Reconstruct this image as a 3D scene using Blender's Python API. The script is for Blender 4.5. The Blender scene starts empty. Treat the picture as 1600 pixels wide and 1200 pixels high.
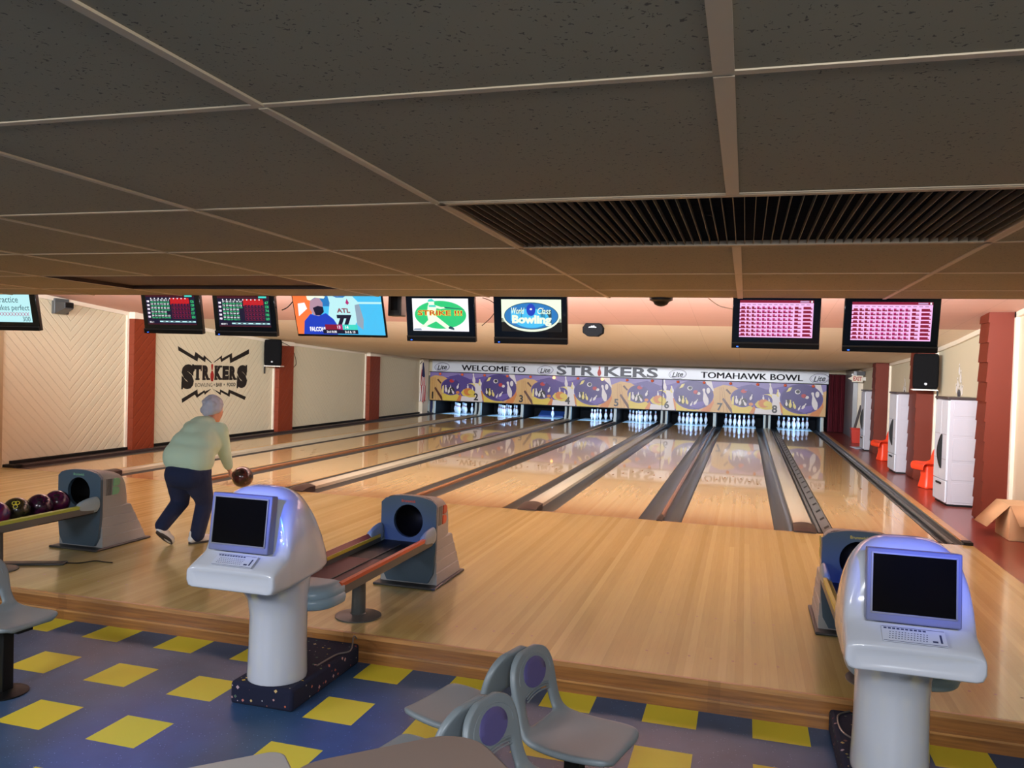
import bpy, bmesh, math, random
from mathutils import Vector, Matrix
R = random.Random(7)
COL = bpy.context.scene.collection
PI = math.pi

# ---------------------------------------------------------------- colour and materials
def lin(c):
    return tuple((x / 12.92) if x <= .04045 else ((x + .055) / 1.055) ** 2.4 for x in c)
def rgb(r, g, b):
    return lin((r / 255, g / 255, b / 255)) + (1,)
MATS = {}
def mat(name, col, rough=.5, metal=0, coat=0, emit=0, spec=.5, coat_rough=.05):
    m = bpy.data.materials.new(name); m.use_nodes = True
    b = m.node_tree.nodes['Principled BSDF']
    b.inputs['Base Color'].default_value = rgb(*col)
    b.inputs['Roughness'].default_value = rough
    b.inputs['Metallic'].default_value = metal
    b.inputs['Specular IOR Level'].default_value = spec
    b.inputs['Coat Weight'].default_value = coat
    b.inputs['Coat Roughness'].default_value = coat_rough
    if emit:
        b.inputs['Emission Color'].default_value = rgb(*col)
        b.inputs['Emission Strength'].default_value = emit
        b.inputs['Base Color'].default_value = (.01, .01, .01, 1)
    MATS[name] = m
    return m
class NT:
    """small wrapper to write node graphs shortly"""
    def __init__(s, m):
        s.t = m.node_tree; s.b = s.t.nodes['Principled BSDF']
    def n(s, typ, **kw):
        x = s.t.nodes.new(typ)
        for k, v in kw.items():
            setattr(x, k, v)
        return x
    def l(s, a, b):
        s.t.links.new(a, b)
    def math(s, op, a, b=None, c=None):
        x = s.n('ShaderNodeMath', operation=op)
        for i, v in enumerate((a, b, c)):
            if v is None: continue
            if isinstance(v, (int, float)): x.inputs[i].default_value = v
            else: s.l(v, x.inputs[i])
        return x.outputs[0]
    def xyz(s):
        tc = s.n('ShaderNodeTexCoord'); sp = s.n('ShaderNodeSeparateXYZ')
        s.l(tc.outputs['Object'], sp.inputs[0])
        s.tc = tc.outputs['Object']
        return sp.outputs
    def comb(s, x, y, z=0.0):
        c = s.n('ShaderNodeCombineXYZ')
        for i, v in enumerate((x, y, z)):
            if isinstance(v, (int, float)): c.inputs[i].default_value = v
            else: s.l(v, c.inputs[i])
        return c.outputs[0]
    def ramp(s, fac, stops):
        r = s.n('ShaderNodeValToRGB')
        e = r.color_ramp.elements
        while len(e) < len(stops): e.new(.5)
        for i, (p, c) in enumerate(stops):
            e[i].position = p; e[i].color = rgb(*c)
        s.l(fac, r.inputs[0])
        return r.outputs[0]
    def noise(s, vec, scale, detail=3, dist=0):
        x = s.n('ShaderNodeTexNoise'); x.inputs['Scale'].default_value = scale
        x.inputs['Detail'].default_value = detail; x.inputs['Distortion'].default_value = dist
        if vec is not None: s.l(vec, x.inputs['Vector'])
        return x.outputs['Fac']
    def mix(s, fac, a, b, mode='MIX'):
        x = s.n('ShaderNodeMix', data_type='RGBA', blend_type=mode)
        for i, v in ((0, fac), (6, a), (7, b)):
            if isinstance(v, (int, float)): x.inputs[i].default_value = v
            elif isinstance(v, tuple): x.inputs[i].default_value = v
            else: s.l(v, x.inputs[i])
        return x.outputs[2]
    def bump(s, h, dist=.01, strength=.5):
        b = s.n('ShaderNodeBump'); b.inputs['Distance'].default_value = dist
        b.inputs['Strength'].default_value = strength
        s.l(h, b.inputs['Height']); s.l(b.outputs[0], s.b.inputs['Normal'])

def wood(name, tones, board=.041, length=.9, rough=.2, coat=.3, grain=.12, across=False, seamk=.25):
    m = mat(name, tones[0], rough, coat=coat, coat_rough=.08); k = NT(m)
    x, y, z = k.xyz()
    bx = k.math('FLOOR', k.math('DIVIDE', x, board))
    w1 = k.n('ShaderNodeTexWhiteNoise', noise_dimensions='1D'); k.l(bx, w1.inputs['W'])
    by = k.math('FLOOR', k.math('ADD', k.math('DIVIDE', y, length), k.math('MULTIPLY', w1.outputs[0], 7.0)))
    w2 = k.n('ShaderNodeTexWhiteNoise', noise_dimensions='2D')
    k.l(k.comb(bx, by), w2.inputs['Vector'])
    c = k.ramp(w2.outputs[0], [(i / max(1, len(tones) - 1), t) for i, t in enumerate(tones)])
    g = k.noise(k.comb(k.math('MULTIPLY', x, 2.5), k.math('MULTIPLY', y, 40), k.math('MULTIPLY', z, 60)) if across else k.comb(k.math('MULTIPLY', x, 60), k.math('MULTIPLY', y, 3), z), 1.0, 4, .3)
    c = k.mix(grain, c, k.ramp(g, [(.3, (110, 70, 30)), (.7, (255, 235, 190))]), 'OVERLAY')
    fx = k.math('FRACT', k.math('DIVIDE', x, board))
    seam = k.math('LESS_THAN', fx, .03)
    c = k.mix(k.math('MULTIPLY', seam, seamk), c, rgb(90, 55, 25))
    k.l(c, k.b.inputs['Base Color'])
    return m
def grooved(name, col, centre, pitch=.16, down=False):
    """painted tongue and groove boards laid in a chevron about Y = centre"""
    m = mat(name, col, .55); k = NT(m)
    x, y, z = k.xyz()
    d = k.math('ABSOLUTE', k.math('SUBTRACT', y, centre))
    v = k.math('SUBTRACT', z, d) if down else k.math('ADD', z, d)
    f = k.math('FRACT', k.math('DIVIDE', v, pitch))
    g = k.math('MINIMUM', k.math('MULTIPLY', f, 9), k.math('MULTIPLY', k.math('SUBTRACT', 1, f), 9))
    g = k.math('MINIMUM', g, 1)
    k.bump(g, .012, .55)
    return m

wood('maple approach', [(184, 165, 102), (196, 178, 114), (206, 188, 124), (190, 171, 107), (212, 195, 132)], .05, 30, .22, .35, .06, seamk=.15)
wood('pine lane', [(204, 166, 110), (207, 170, 113), (210, 174, 117), (202, 163, 107)], .04, 30, .25, .7, .03, seamk=.05)
wood('maple lane head', [(206, 168, 114), (209, 173, 118), (203, 164, 110), (213, 178, 123)], .04, 30, .25, .7, .03, seamk=.05)
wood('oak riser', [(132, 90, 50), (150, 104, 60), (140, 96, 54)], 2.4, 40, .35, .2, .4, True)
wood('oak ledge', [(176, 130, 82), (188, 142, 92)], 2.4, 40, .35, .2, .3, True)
wood('brown divider wood', [(128, 84, 56), (142, 94, 62)], .02, 4, .25, .4)
for q in ('pine lane', 'maple lane head'): MATS[q].node_tree.nodes['Principled BSDF'].inputs['Coat Roughness'].default_value = .035
mat('gutter grey', (62, 60, 58), .28, coat=.2)
mat('rail grey', (92, 92, 88), .35)
mat('slot black', (8, 8, 8), .6)
mat('cream cap', (190, 176, 148), .3, coat=.3)
mat('end cap brown', (58, 46, 44), .35)
mat('mark brown', (140, 96, 56), .4)
mat('pin deck', (190, 205, 205), .25)
mat('wall beige', (204, 193, 164), .6)
for nm, c in (('a', 1.3), ('b', 5.3), ('c', 10.3), ('d', 15.4)):
    grooved('beige boards ' + nm, (204, 193, 164), c, .17, True)
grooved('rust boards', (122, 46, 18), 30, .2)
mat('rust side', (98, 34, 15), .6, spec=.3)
mat('white trim', (226, 214, 192), .5)
mat('tan stone', (160, 138, 104), .9)
mat('red floor', (128, 54, 44), .28, coat=.2)
mat('dark grey', (62, 62, 62), .45)
mat('black', (12, 12, 12), .5, spec=.3)
mat('gloss black', (9, 9, 10), .18, coat=.3)
mat('black fabric', (15, 15, 16), .9, spec=.1)
mat('slate', (72, 92, 108), .38)
mat('slate light', (142, 164, 176), .32)
mat('return grey', (168, 168, 166), .6)
mat('post grey', (84, 86, 84), .4)
mat('console white', (204, 207, 214), .16, coat=.6)
mat('monitor frame', (118, 122, 150), .35)
mat('screen off', (4, 4, 5), .12)
mat('panel print', (60, 66, 96), .5)
mat('panel pale', (206, 210, 222), .4)
mat('chair grey', (122, 131, 134), .42)
mat('chair pad', (84, 78, 128), .5)
mat('table top', (128, 112, 102), .5)
mat('table pale', (168, 162, 156), .5)
mat('cardboard', (206, 166, 122), .8)
mat('cabinet white', (192, 194, 200), .35)
mat('cabinet side', (168, 163, 168), .4)
mat('orange plastic', (232, 66, 34), .4)
mat('red bin', (196, 52, 34), .4)
mat('navy', (32, 40, 84), .8)
mat('paper', (196, 206, 224), .7)
mat('steel', (150, 150, 150), .35, .7)
mat('plastic white', (222, 216, 204), .45)
mat('curtain red', (96, 14, 30), .8)
mat('brown panel', (58, 34, 24), .6)
mat('pit dark', (22, 26, 34), .8)
mat('pit blue', (30, 62, 118), .6)
mat('kick pale', (176, 178, 166), .5)
mat('mint', (196, 222, 198), .9, spec=.2)
mat('navy trousers', (24, 36, 68), .9)
mat('skin', (206, 150, 124), .55)
mat('hair', (188, 190, 204), .8)
mat('shoe white', (232, 230, 226), .5)
mat('sole dark', (70, 62, 58), .7)
mat('sign white', (200, 205, 212), .25, coat=.4)
mat('ink', (26, 28, 44), .4)
mat('ink black', (22, 16, 14), .6)
mat('logo red', (150, 30, 22), .6)
mat('sign red', (176, 60, 52), .5)
mat('flag red', (170, 34, 44), .8); mat('flag blue', (34, 40, 84), .8); mat('flag white', (226, 218, 214), .8)
mat('lamp glow', (255, 170, 90), emit=5)
mat('bulb white', (235, 236, 236), .3)
mat('led blue', (40, 90, 255), emit=6)
mat('bulb orange', (226, 96, 50), .5)
mat('pin white', (228, 236, 244), .22, coat=.5)
mat('pin red', (150, 40, 44), .3)
mat('yellow', (226, 206, 56), .5)
mat('yellow strip', (206, 190, 60), .4)
mat('rail orange', (206, 86, 40), .4)
mat('rail red', (128, 40, 24), .4)
mat('rail green', (156, 170, 60), .4)
mat('bed maroon', (132, 92, 92), .7)
mat('emblem green', (134, 196, 152), .4); mat('emblem orange', (214, 84, 46), .4); mat('emblem gold', (206, 190, 90), .4)
for nm, c in (('mural purple', (96, 72, 160)), ('mural violet', (140, 124, 186)), ('mural dusk', (80, 60, 144)), ('mural ball', (60, 40, 122)), ('mural ball light', (104, 84, 170)),
              ('mural tan', (222, 176, 108)), ('mural tan dark', (176, 120, 62)), ('mural brown', (88, 44, 30)), ('mural yellow', (232, 204, 78)), ('mural gold', (240, 222, 130)), ('mural orange', (222, 134, 58)),
              ('mural white', (236, 228, 226)), ('mural red', (190, 34, 40)), ('mural black', (20, 18, 26))):
    mat(nm, tuple(int(q * .9) for q in c), .35, coat=.3)
for nm, c, e in (('scr maroon', (132, 12, 50), 1.0), ('scr magenta', (176, 30, 110), 1.0), ('scr pink', (250, 190, 240), 1.0), ('scr white', (250, 250, 255), 1.0), ('scr navy', (14, 10, 46), .9), ('scr red', (190, 22, 26), 1.0), ('scr darkred', (70, 8, 28), .9),
                 ('scr green', (60, 214, 130), 1.0), ('scr teal', (60, 214, 196), 1.0), ('scr paleblue', (186, 236, 240), 1.0), ('scr ink', (30, 74, 92), .9), ('scr blue', (70, 190, 240), 1.0), ('scr deep', (20, 60, 190), 1.0), ('scr mid', (36, 120, 190), 1.0), ('scr black', (6, 6, 8), .5), ('scr orange', (250, 120, 60), 1.0),
                 ('scr skin', (176, 140, 160), 1.0), ('scr grey', (150, 170, 190), .9), ('scr yellow', (255, 226, 60), 1.0), ('scr cream', (240, 255, 226), 1.0), ('scr lilac', (190, 150, 190), 1.0), ('scr field', (40, 202, 120), 1.0)):
    mat(nm, c, emit=e)

# concourse tiles, carpet, ceilings, balls
def speckle(name, base, spots, scale, thr, rough=.4, extra=.0, dist='EUCLIDEAN'):
    m = mat(name, base, rough); k = NT(m); k.xyz()
    c = None
    v = k.n('ShaderNodeTexVoronoi'); v.inputs['Scale'].default_value = scale; v.distance = dist
    k.l(k.tc, v.inputs['Vector'])
    hit = k.math('LESS_THAN', v.outputs['Distance'], thr)
    sel = k.n('ShaderNodeSeparateColor'); k.l(v.outputs['Color'], sel.inputs[0])
    keep = k.math('MULTIPLY', hit, k.math('GREATER_THAN', sel.outputs[1], .45))
    sc = k.ramp(sel.outputs[0], [(i / max(1, len(spots) - 1), t) for i, t in enumerate(spots)])
    n = k.noise(k.tc, 5, 4)
    b = k.mix(k.math('MULTIPLY', n, extra), rgb(*base), rgb(*[min(255, int(q * 1.5) + 10) for q in base]))
    k.l(k.mix(keep, b, sc), k.b.inputs['Base Color'])
    return m
speckle('blue tile', (42, 68, 98), [(120, 150, 190), (90, 120, 170)], 42, .13, .42, .5)
speckle('plinth carpet', (16, 20, 44), [(200, 90, 40), (180, 180, 190), (210, 170, 60), (60, 110, 90), (150, 50, 60)], 25, .34, .95, .2, 'MANHATTAN')
m = mat('ceiling tile', (146, 132, 106), .9); k = NT(m); k.xyz()
n1 = k.noise(k.tc, 85, 2, .6); n2 = k.noise(k.tc, 3, 2)
pit = k.math('GREATER_THAN', n1, .665)
cc = k.mix(k.math('MULTIPLY', n2, .35), rgb(148, 136, 108), rgb(130, 118, 92))
k.l(k.mix(k.math('MULTIPLY', pit, .75), cc, rgb(62, 50, 40)), k.b.inputs['Base Color'])
mat('tee bar', (186, 168, 138), .5)
mat('vent frame', (168, 146, 116), .5)
mat('vent bar', (96, 84, 68), .6)
mat('duct dark', (24, 18, 16), .8)
def lane_ceiling(name, col):
    m = mat(name, col, .7); k = NT(m); x, y, z = k.xyz()
    fx = k.math('FRACT', k.math('DIVIDE', x, .6096)); fy = k.math('FRACT', k.math('DIVIDE', y, .3048))
    s = k.math('MAXIMUM', k.math('LESS_THAN', fx, .012), k.math('LESS_THAN', fy, .02))
    k.l(k.mix(k.math('MULTIPLY', s, .3), rgb(*col), rgb(140, 110, 90)), k.b.inputs['Base Color'])
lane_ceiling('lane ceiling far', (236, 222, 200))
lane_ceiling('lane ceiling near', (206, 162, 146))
def ball_mat(name, a, b):
    m = mat(name, a, .2, coat=.3); k = NT(m); k.xyz()
    n = k.noise(k.tc, 9, 4, 1.5)
    k.l(k.ramp(n, [(.35, a), (.62, b)]), k.b.inputs['Base Color'])
ball_mat('ball purple', (96, 30, 70), (60, 16, 44)); ball_mat('ball plum', (70, 22, 54), (34, 10, 30)); ball_mat('ball olive', (64, 56, 36), (34, 30, 22)); ball_mat('ball blue red', (40, 30, 96), (120, 26, 50)); ball_mat('ball black', (30, 20, 22), (70, 26, 22))

# ---------------------------------------------------------------- object helpers
def tag(o, label=None, cat=None, group=None, kind=None):
    if label: o['label'] = label
    if cat: o['category'] = cat
    if group: o['group'] = group
    if kind: o['kind'] = kind
    return o
def empty(name, loc, rz=0, label=None, cat=None, group=None):
    o = bpy.data.objects.new(name, None); COL.objects.link(o)
    o.location = loc; o.rotation_euler = (0, 0, rz); o.empty_display_size = .1
    return tag(o, label, cat, group)
def copy_tree(o, parent=None):
    c = o.copy(); COL.objects.link(c); c.parent = parent
    for ch in list(o.children):
        copy_tree(ch, c)
    return c
TXT = {}
def glyphs(txt, bold=0., shear=0.):
    key = (txt, bold, shear)
    if key not in TXT:
        cu = bpy.data.curves.new('t', 'FONT'); cu.body = txt; cu.size = 1; cu.offset = bold; cu.shear = shear; cu.resolution_u = 3
        ob = bpy.data.objects.new('t', cu); COL.objects.link(ob)
        dg = bpy.context.evaluated_depsgraph_get(); dg.update()
        me = bpy.data.meshes.new_from_object(ob.evaluated_get(dg))
        V = [(v.co.x, v.co.y) for v in me.vertices]; F = [tuple(p.vertices) for p in me.polygons]
        bpy.data.objects.remove(ob); bpy.data.meshes.remove(me); bpy.data.curves.remove(cu)
        x0 = min(v[0] for v in V); x1 = max(v[0] for v in V); y0 = min(v[1] for v in V); y1 = max(v[1] for v in V)
        TXT[key] = ([((a - x0) / (x1 - x0), (b - y0) / (y1 - y0)) for a, b in V], F, (x1 - x0) / (y1 - y0))
    return TXT[key]
class MB:
    def __init__(s):
        s.bm = bmesh.new(); s.m = []
    def mi(s, m):
        if m not in s.m: s.m.append(m)
        return s.m.index(m)
    def face(s, pts, m):
        try:
            f = s.bm.faces.new([s.bm.verts.new(p) for p in pts]); f.material_index = s.mi(m); return f
        except ValueError:
            return None
    def faces(s, V, F, m):
        vs = [s.bm.verts.new(v) for v in V]; i = s.mi(m)
        for f in F:
            try:
                q = s.bm.faces.new([vs[a] for a in f]); q.material_index = i
            except ValueError:
                pass
    def box(s, x0, x1, y0, y1, z0, z1, m, M=None):
        V = [(x, y, z) for z in (z0, z1) for y in (y0, y1) for x in (x0, x1)]
        if M is not None: V = [tuple(M @ Vector(v)) for v in V]
        s.faces(V, [(0, 2, 3, 1), (4, 5, 7, 6), (0, 1, 5, 4), (2, 6, 7, 3), (0, 4, 6, 2), (1, 3, 7, 5)], m)
    def loft(s, rings, m, cap=(True, True)):
        n = len(rings[0]); V = [p for r in rings for p in r]; F = []
        for i in range(len(rings) - 1):
            for j in range(n):
                a = i * n + j; b = i * n + (j + 1) % n
                F.append((a, b, b + n, a + n))
        if cap[0]: F.append(tuple(range(n - 1, -1, -1)))
        if cap[1]: F.append(tuple((len(rings) - 1) * n + j for j in range(n)))
        s.faces(V, F, m)
    def cyl(s, p0, p1, r0, r1, m, n=20, cap=(True, True)):
        p0 = Vector(p0); p1 = Vector(p1); d = (p1 - p0).normalized()
        u = d.orthogonal().normalized(); v = d.cross(u)
        s.loft([[tuple(p + (u * math.cos(2 * PI * j / n) + v * math.sin(2 * PI * j / n)) * r) for j in range(n)] for p, r in ((p0, r0), (p1, r1))], m, cap)
    def lathe(s, prof, m, c=(0, 0, 0), n=24, mats=None):
        V = []; F = {}
        for r, z in prof:
            for j in range(n):
                V.append((c[0] + r * math.cos(2 * PI * j / n), c[1] + r * math.sin(2 * PI * j / n), c[2] + z))
        vs = [s.bm.verts.new(v) for v in V]
        for i in range(len(prof) - 1):
            mm = mats[i] if mats else m
            for j in range(n):
                a = i * n + j; b = i * n + (j + 1) % n
                f = s.bm.faces.new((vs[a], vs[b], vs[b + n], vs[a + n])); f.material_index = s.mi(mm)
        for k, rev in ((0, True), (len(prof) - 1, False)):
            if prof[k][0] > 1e-4:
                q = [vs[k * n + j] for j in range(n)]
                f = s.bm.faces.new(q[::-1] if rev else q); f.material_index = s.mi(mats[0] if (mats and rev) else (mats[-1] if mats else m))
    def tube(s, pts, r, m, n=8):
        pts = [Vector(p) for p in pts]; rings = []; u = None
        for i, p in enumerate(pts):
            d = (pts[min(i + 1, len(pts) - 1)] - pts[max(i - 1, 0)]).normalized()
            u = d.orthogonal().normalized() if u is None else (u - d * u.dot(d)).normalized()
            v = d.cross(u); q = r[i] if isinstance(r, (list, tuple)) else r
            rings.append([tuple(p + (u * math.cos(2 * PI * j / n) + v * math.sin(2 * PI * j / n)) * q) for j in range(n)])
        s.loft(rings, m)
    def prism(s, poly, f0, f1, m):
        """poly: 2d points; f0, f1: functions 2d -> 3d for the two ends"""
        s.loft([[f0(a, b) for a, b in poly], [f1(a, b) for a, b in poly]], m)
    def sphere(s, c, r, m, nu=20, nv=12):
        r = (r, r, r) if isinstance(r, (int, float)) else r
        V = [(c[0], c[1], c[2] - r[2])]; F = []
        for i in range(1, nv):
            t = -PI / 2 + PI * i / nv
            for j in range(nu):
                a = 2 * PI * j / nu
                V.append((c[0] + r[0] * math.cos(t) * math.cos(a), c[1] + r[1] * math.cos(t) * math.sin(a), c[2] + r[2] * math.sin(t)))
        V.append((c[0], c[1], c[2] + r[2])); L = len(V) - 1
        for j in range(nu):
            k = (j + 1) % nu
            F.append((0, 1 + k, 1 + j)); F.append((L, L - nu + j, L - nu + k))
            for i in range(nv - 2):
                a = 1 + i * nu
                F.append((a + j, a + k, a + k + nu, a + j + nu))
        s.faces(V, F, m)
    def text(s, txt, m, o, X, Y, w=None, h=None, bold=0., shear=0., align='l', valign='b', fat=0.):
        if fat:
            for q in (-1, 1): s.text(txt, m, Vector(o) + Vector(X) * fat * q, X, Y, w, h, bold, shear, align, valign)
        V, F, asp = glyphs(txt, bold, shear)
        if w is None: w = h * asp
        if h is None: h = w / asp
        o = Vector(o); X = Vector(X); Y = Vector(Y)
        ox = {'l': 0, 'c': -w / 2, 'r': -w}[align]; oy = {'b': 0, 'c': -h / 2, 't': -h}[valign]
        s.faces([tuple(o + X * (a * w + ox) + Y * (b * h + oy)) for a, b in V], F, m)
    def build(s, name, parent=None, loc=None, rot=None, sharp=35, bevel=0, sub=0, solid=0, weld=0, seg=2, normals=True):
        bm = s.bm
        if weld: bmesh.ops.remove_doubles(bm, verts=bm.verts, dist=weld)
        if normals: bmesh.ops.recalc_face_normals(bm, faces=bm.faces)
        for f in bm.faces: f.smooth = True
        lim = math.radians(sharp)
        for e in bm.edges:
            if len(e.link_faces) == 2:
                if e.calc_face_angle(0) > lim: e.smooth = False
        me = bpy.data.meshes.new(name); bm.to_mesh(me); bm.free()
        for m in s.m: me.materials.append(MATS[m])
        o = bpy.data.objects.new(name, me); COL.objects.link(o); o.parent = parent
        if loc: o.location = loc
        if rot: o.rotation_euler = rot
        if solid:
            q = o.modifiers.new('thick', 'SOLIDIFY'); q.thickness = solid; q.offset = 0
        if bevel:
            q = o.modifiers.new('bevel', 'BEVEL'); q.width = bevel; q.segments = seg; q.limit_method = 'ANGLE'; q.angle_limit = math.radians(40)
        if sub:
            q = o.modifiers.new('sub', 'SUBSURF'); q.levels = sub; q.render_levels = sub
        return o
def structure(name, mb, **kw):
    return tag(mb.build(name, **kw), kind='structure')
def slab(name, x0, x1, y0, y1, z0, z1, m, **kw):
    b = MB(); b.box(x0, x1, y0, y1, z0, z1, m); return structure(name, b, **kw)
def organic(name, segs, m, parent=None, voxel=.008, smooth=6):
    """rounded limbs joined into one continuous surface"""
    b = MB()
    for s in segs:
        if len(s) == 2:
            b.sphere(s[0], s[1], m, 16, 10)
        else:
            p0, r0, p1, r1 = s
            b.sphere(p0, r0, m, 16, 10); b.sphere(p1, r1, m, 16, 10); b.cyl(p0, p1, r0, r1, m, 16)
    o = b.build(name, parent, sharp=180, normals=True)
    q = o.modifiers.new('join', 'REMESH'); q.mode = 'VOXEL'; q.voxel_size = voxel; q.use_smooth_shade = True
    q = o.modifiers.new('soft', 'SMOOTH'); q.iterations = smooth; q.factor = .5
    return o
# ---------------------------------------------------------------- camera
cam = bpy.data.cameras.new('camera'); co = bpy.data.objects.new('camera', cam); COL.objects.link(co)
cam.sensor_width = 36; cam.lens = 1255.79 / 1600 * 36; cam.clip_start = .05; cam.clip_end = 100
rx = Vector((.95977148, .27921543, .0296216)); up = Vector((-.03472634, .01335261, .99930765)); fw = Vector((-.2786266, .96013564, -.02251158))
co.matrix_world = Matrix(((rx.x, up.x, -fw.x, .15049), (rx.y, up.y, -fw.y, -9.88555), (rx.z, up.z, -fw.z, 1.83236), (0, 0, 0, 1)))
bpy.context.scene.camera = co

# ---------------------------------------------------------------- measures of the hall
LW, G, WIDE, NARROW = 1.0668, .235, .2126, .0548
LC = {7: 0.0}
LC[8] = LC[7] + LW + 2 * G + WIDE
for a, gap in ((6, NARROW), (5, WIDE), (4, NARROW), (3, WIDE), (2, NARROW), (1, WIDE)):
    LC[a] = LC[a + 1] - LW - 2 * G - gap
XL, XR = -11.03, 3.45            # side walls
STEP_Y, LOW = -5.0, -.182        # edge of the approach, height of the concourse
CEIL = 2.513
END = 19.7
XA = LC[8] + LW / 2 + G + .105   # right edge of approach and lanes
H = LW / 2

# concourse floor: square tiles, some of them yellow
b = MB(); T = .3048; tx, ty = -.3535, -4.977
for i in range(-36, 14):
    for j in range(-24, 1):
        row = j
        x0 = tx + i * T; y0 = ty + j * T
        if y0 > STEP_Y + .02: continue
        y1 = min(y0 + T, STEP_Y + .03)
        yel = (row % 2 == 1) and ((i <= -8 and i % 2 == 1) or (-7 <= i <= 3 and i % 2 == 0) or (i >= 4 and i % 2 == 1))
        if row < -8: yel = False
        b.face([(x0, y0, LOW), (x0 + T, y0, LOW), (x0 + T, y1, LOW), (x0, y1, LOW)], 'yellow' if yel else 'blue tile')
structure('floor', b, weld=.0005)
slab('subfloor', XL - 1, XR + .6, -13, END + .6, -.34, -.2, 'pit dark')
# approach with rows of small dots
slab('approach_floor', XL, XA, STEP_Y + .012, 0, -.12, 0, 'maple approach')
b = MB()
for l in range(1, 9):
    for yy in (-4.62, -3.75):
        for k in range(-3, 4):
            c = (LC[l] + k * .136, yy)
            b.face([(c[0] + .009 * math.cos(2 * PI * q / 8), c[1] + .012 * math.sin(2 * PI * q / 8), .0006) for q in range(8)], 'mark brown')
b.box(XL + .02, XA, -.004, .004, 0, .0007, 'mark brown')
structure('approach_marks', b)
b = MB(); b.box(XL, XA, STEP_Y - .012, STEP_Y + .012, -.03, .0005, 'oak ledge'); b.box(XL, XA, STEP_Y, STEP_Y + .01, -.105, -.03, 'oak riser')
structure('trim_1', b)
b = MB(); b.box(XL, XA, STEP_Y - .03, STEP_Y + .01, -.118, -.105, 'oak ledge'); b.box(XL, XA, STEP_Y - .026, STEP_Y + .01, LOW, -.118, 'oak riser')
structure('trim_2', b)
slab('walkway_floor', XA, XR + .3, STEP_Y, END, -.12, 0, 'red floor')
b = MB(); b.box(LC[8] + H + G + .01, XA, .1, 17.6, -.1, .03, 'oak ledge'); b.box(LC[8] + H + G + .01, XA, 0, .14, -.1, .034, 'black'); b.box(LC[8] + H + G - .004, LC[8] + H + G + .01, .02, 17.6, -.1, .02, 'rail grey')
structure('trim_3', b, bevel=.006)
# ledge along the left wall
b = MB(); b.box(XL, LC[1] - H - G, .12, 17.6, -.1, .04, 'end cap brown'); b.box(XL, XL + .05, .12, 17.6, .04, .09, 'black'); b.box(XL, LC[1] - H - G, 0, .16, -.1, .045, 'black')
structure('trim_4', b, bevel=.006)

# side walls
b = MB(); b.box(XL - .12, XL, -13, -.06, -.2, 3.3, 'wall beige')
for y0, y1, nm in ((-.06, 2.62, 'a'), (3.19, 7.52, 'b'), (8.17, 12.5, 'c'), (13.2, END, 'd')):
    b.box(XL - .12, XL, y0, y1, -.2, 3.3, 'beige boards ' + nm)
for y0, y1 in ((2.62, 3.19), (7.52, 8.17), (12.5, 13.2)):
    b.box(XL - .12, XL, y0, y1, -.2, 3.3, 'wall beige')
structure('wall_left', b)
b = MB(); b.box(XL, XL + .06, -.8, -.06, -.2, 3.2, 'tan stone'); structure('trim_5', b)
b = MB(); b.box(XR, XR + .12, -13, END, -.2, 3.3, 'wall beige'); structure('wall_right', b)
b = MB(); b.box(XL - .12, XR + .12, END, END + .12, -.2, 3.3, 'pit dark'); structure('wall_back', b)
b = MB(); b.box(XL - .12, XR + .12, -13.12, -13, -.2, 3.3, 'wall beige'); structure('wall_front', b)
# lane ceiling, rolling down towards the pins, and the low ceiling in front
prof = [(-2.26, 3.0), (.6, 2.79), (3.4, 2.566), (4.6, 2.465), (6, 2.37), (7.2, 2.3), (8.6, 2.24), (11, 2.16), (14, 2.085), (17.9, 1.99), (END, 1.96)]
def zc(y):
    for (a, p), (c, q) in zip(prof, prof[1:]):
        if a <= y <= c and c > a: return p + (q - p) * (y - a) / (c - a)
    return prof[-1][1]
b = MB()
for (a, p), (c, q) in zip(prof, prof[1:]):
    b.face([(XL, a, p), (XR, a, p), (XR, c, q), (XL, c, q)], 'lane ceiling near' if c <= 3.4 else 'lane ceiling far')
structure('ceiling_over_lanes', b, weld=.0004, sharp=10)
b = MB()
for x0, x1 in ((XL, XL + .045), (XR - .045, XR)):
    rings = [[(x0, y, z), (x1, y, z), (x1, y, z - .07), (x0, y, z - .07)] for y, z in prof]
    b.loft(rings, 'white trim')
structure('trim_6', b)
XG = [-1.126 + 1.205 * k for k in range(-9, 5)]; YG = [-7.99 + 1.285 * k for k in range(-4, 5)]
xs = [XL] + [x for x in XG if XL < x < XR] + [XR]
VENT1 = (-1.126, 1.284, -6.705, -5.42); VENT2 = (-5.946, -3.536, -4.135, -3.0)
ys = [-13.0] + [y for y in YG if y < -3.2] + [-3.0, -2.26]
b = MB()
for x0, x1 in zip(xs, xs[1:]):
    for y0, y1 in zip(ys, ys[1:]):
        cx, cy = (x0 + x1) / 2, (y0 + y1) / 2
        if any(v[0] - .01 < cx < v[1] + .01 and v[2] - .01 < cy < v[3] + .01 for v in (VENT1, VENT2)): continue
        b.face([(x0, y0, CEIL), (x0, y1, CEIL), (x1, y1, CEIL), (x1, y0, CEIL)], 'ceiling tile')
b.box(XL, XR, -2.28, -2.26, CEIL, 3.05, 'ceiling tile')
structure('ceiling', b, weld=.0004, normals=False)
b = MB()
for x in xs[1:-1]:
    w = .024 if abs(x - .079) < .02 else .014
    for y0, y1 in zip(ys, ys[1:]):
        if VENT1[0] + .05 < x < VENT1[1] - .05 and VENT1[2] - .01 < (y0 + y1) / 2 < VENT1[3]: continue
        if VENT2[0] + .05 < x < VENT2[1] - .05 and VENT2[2] - .01 < (y0 + y1) / 2 < VENT2[3]: continue
        b.box(x - w, x + w, y0 + .012, y1 - .004, CEIL - .007, CEIL + .002, 'tee bar')
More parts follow.
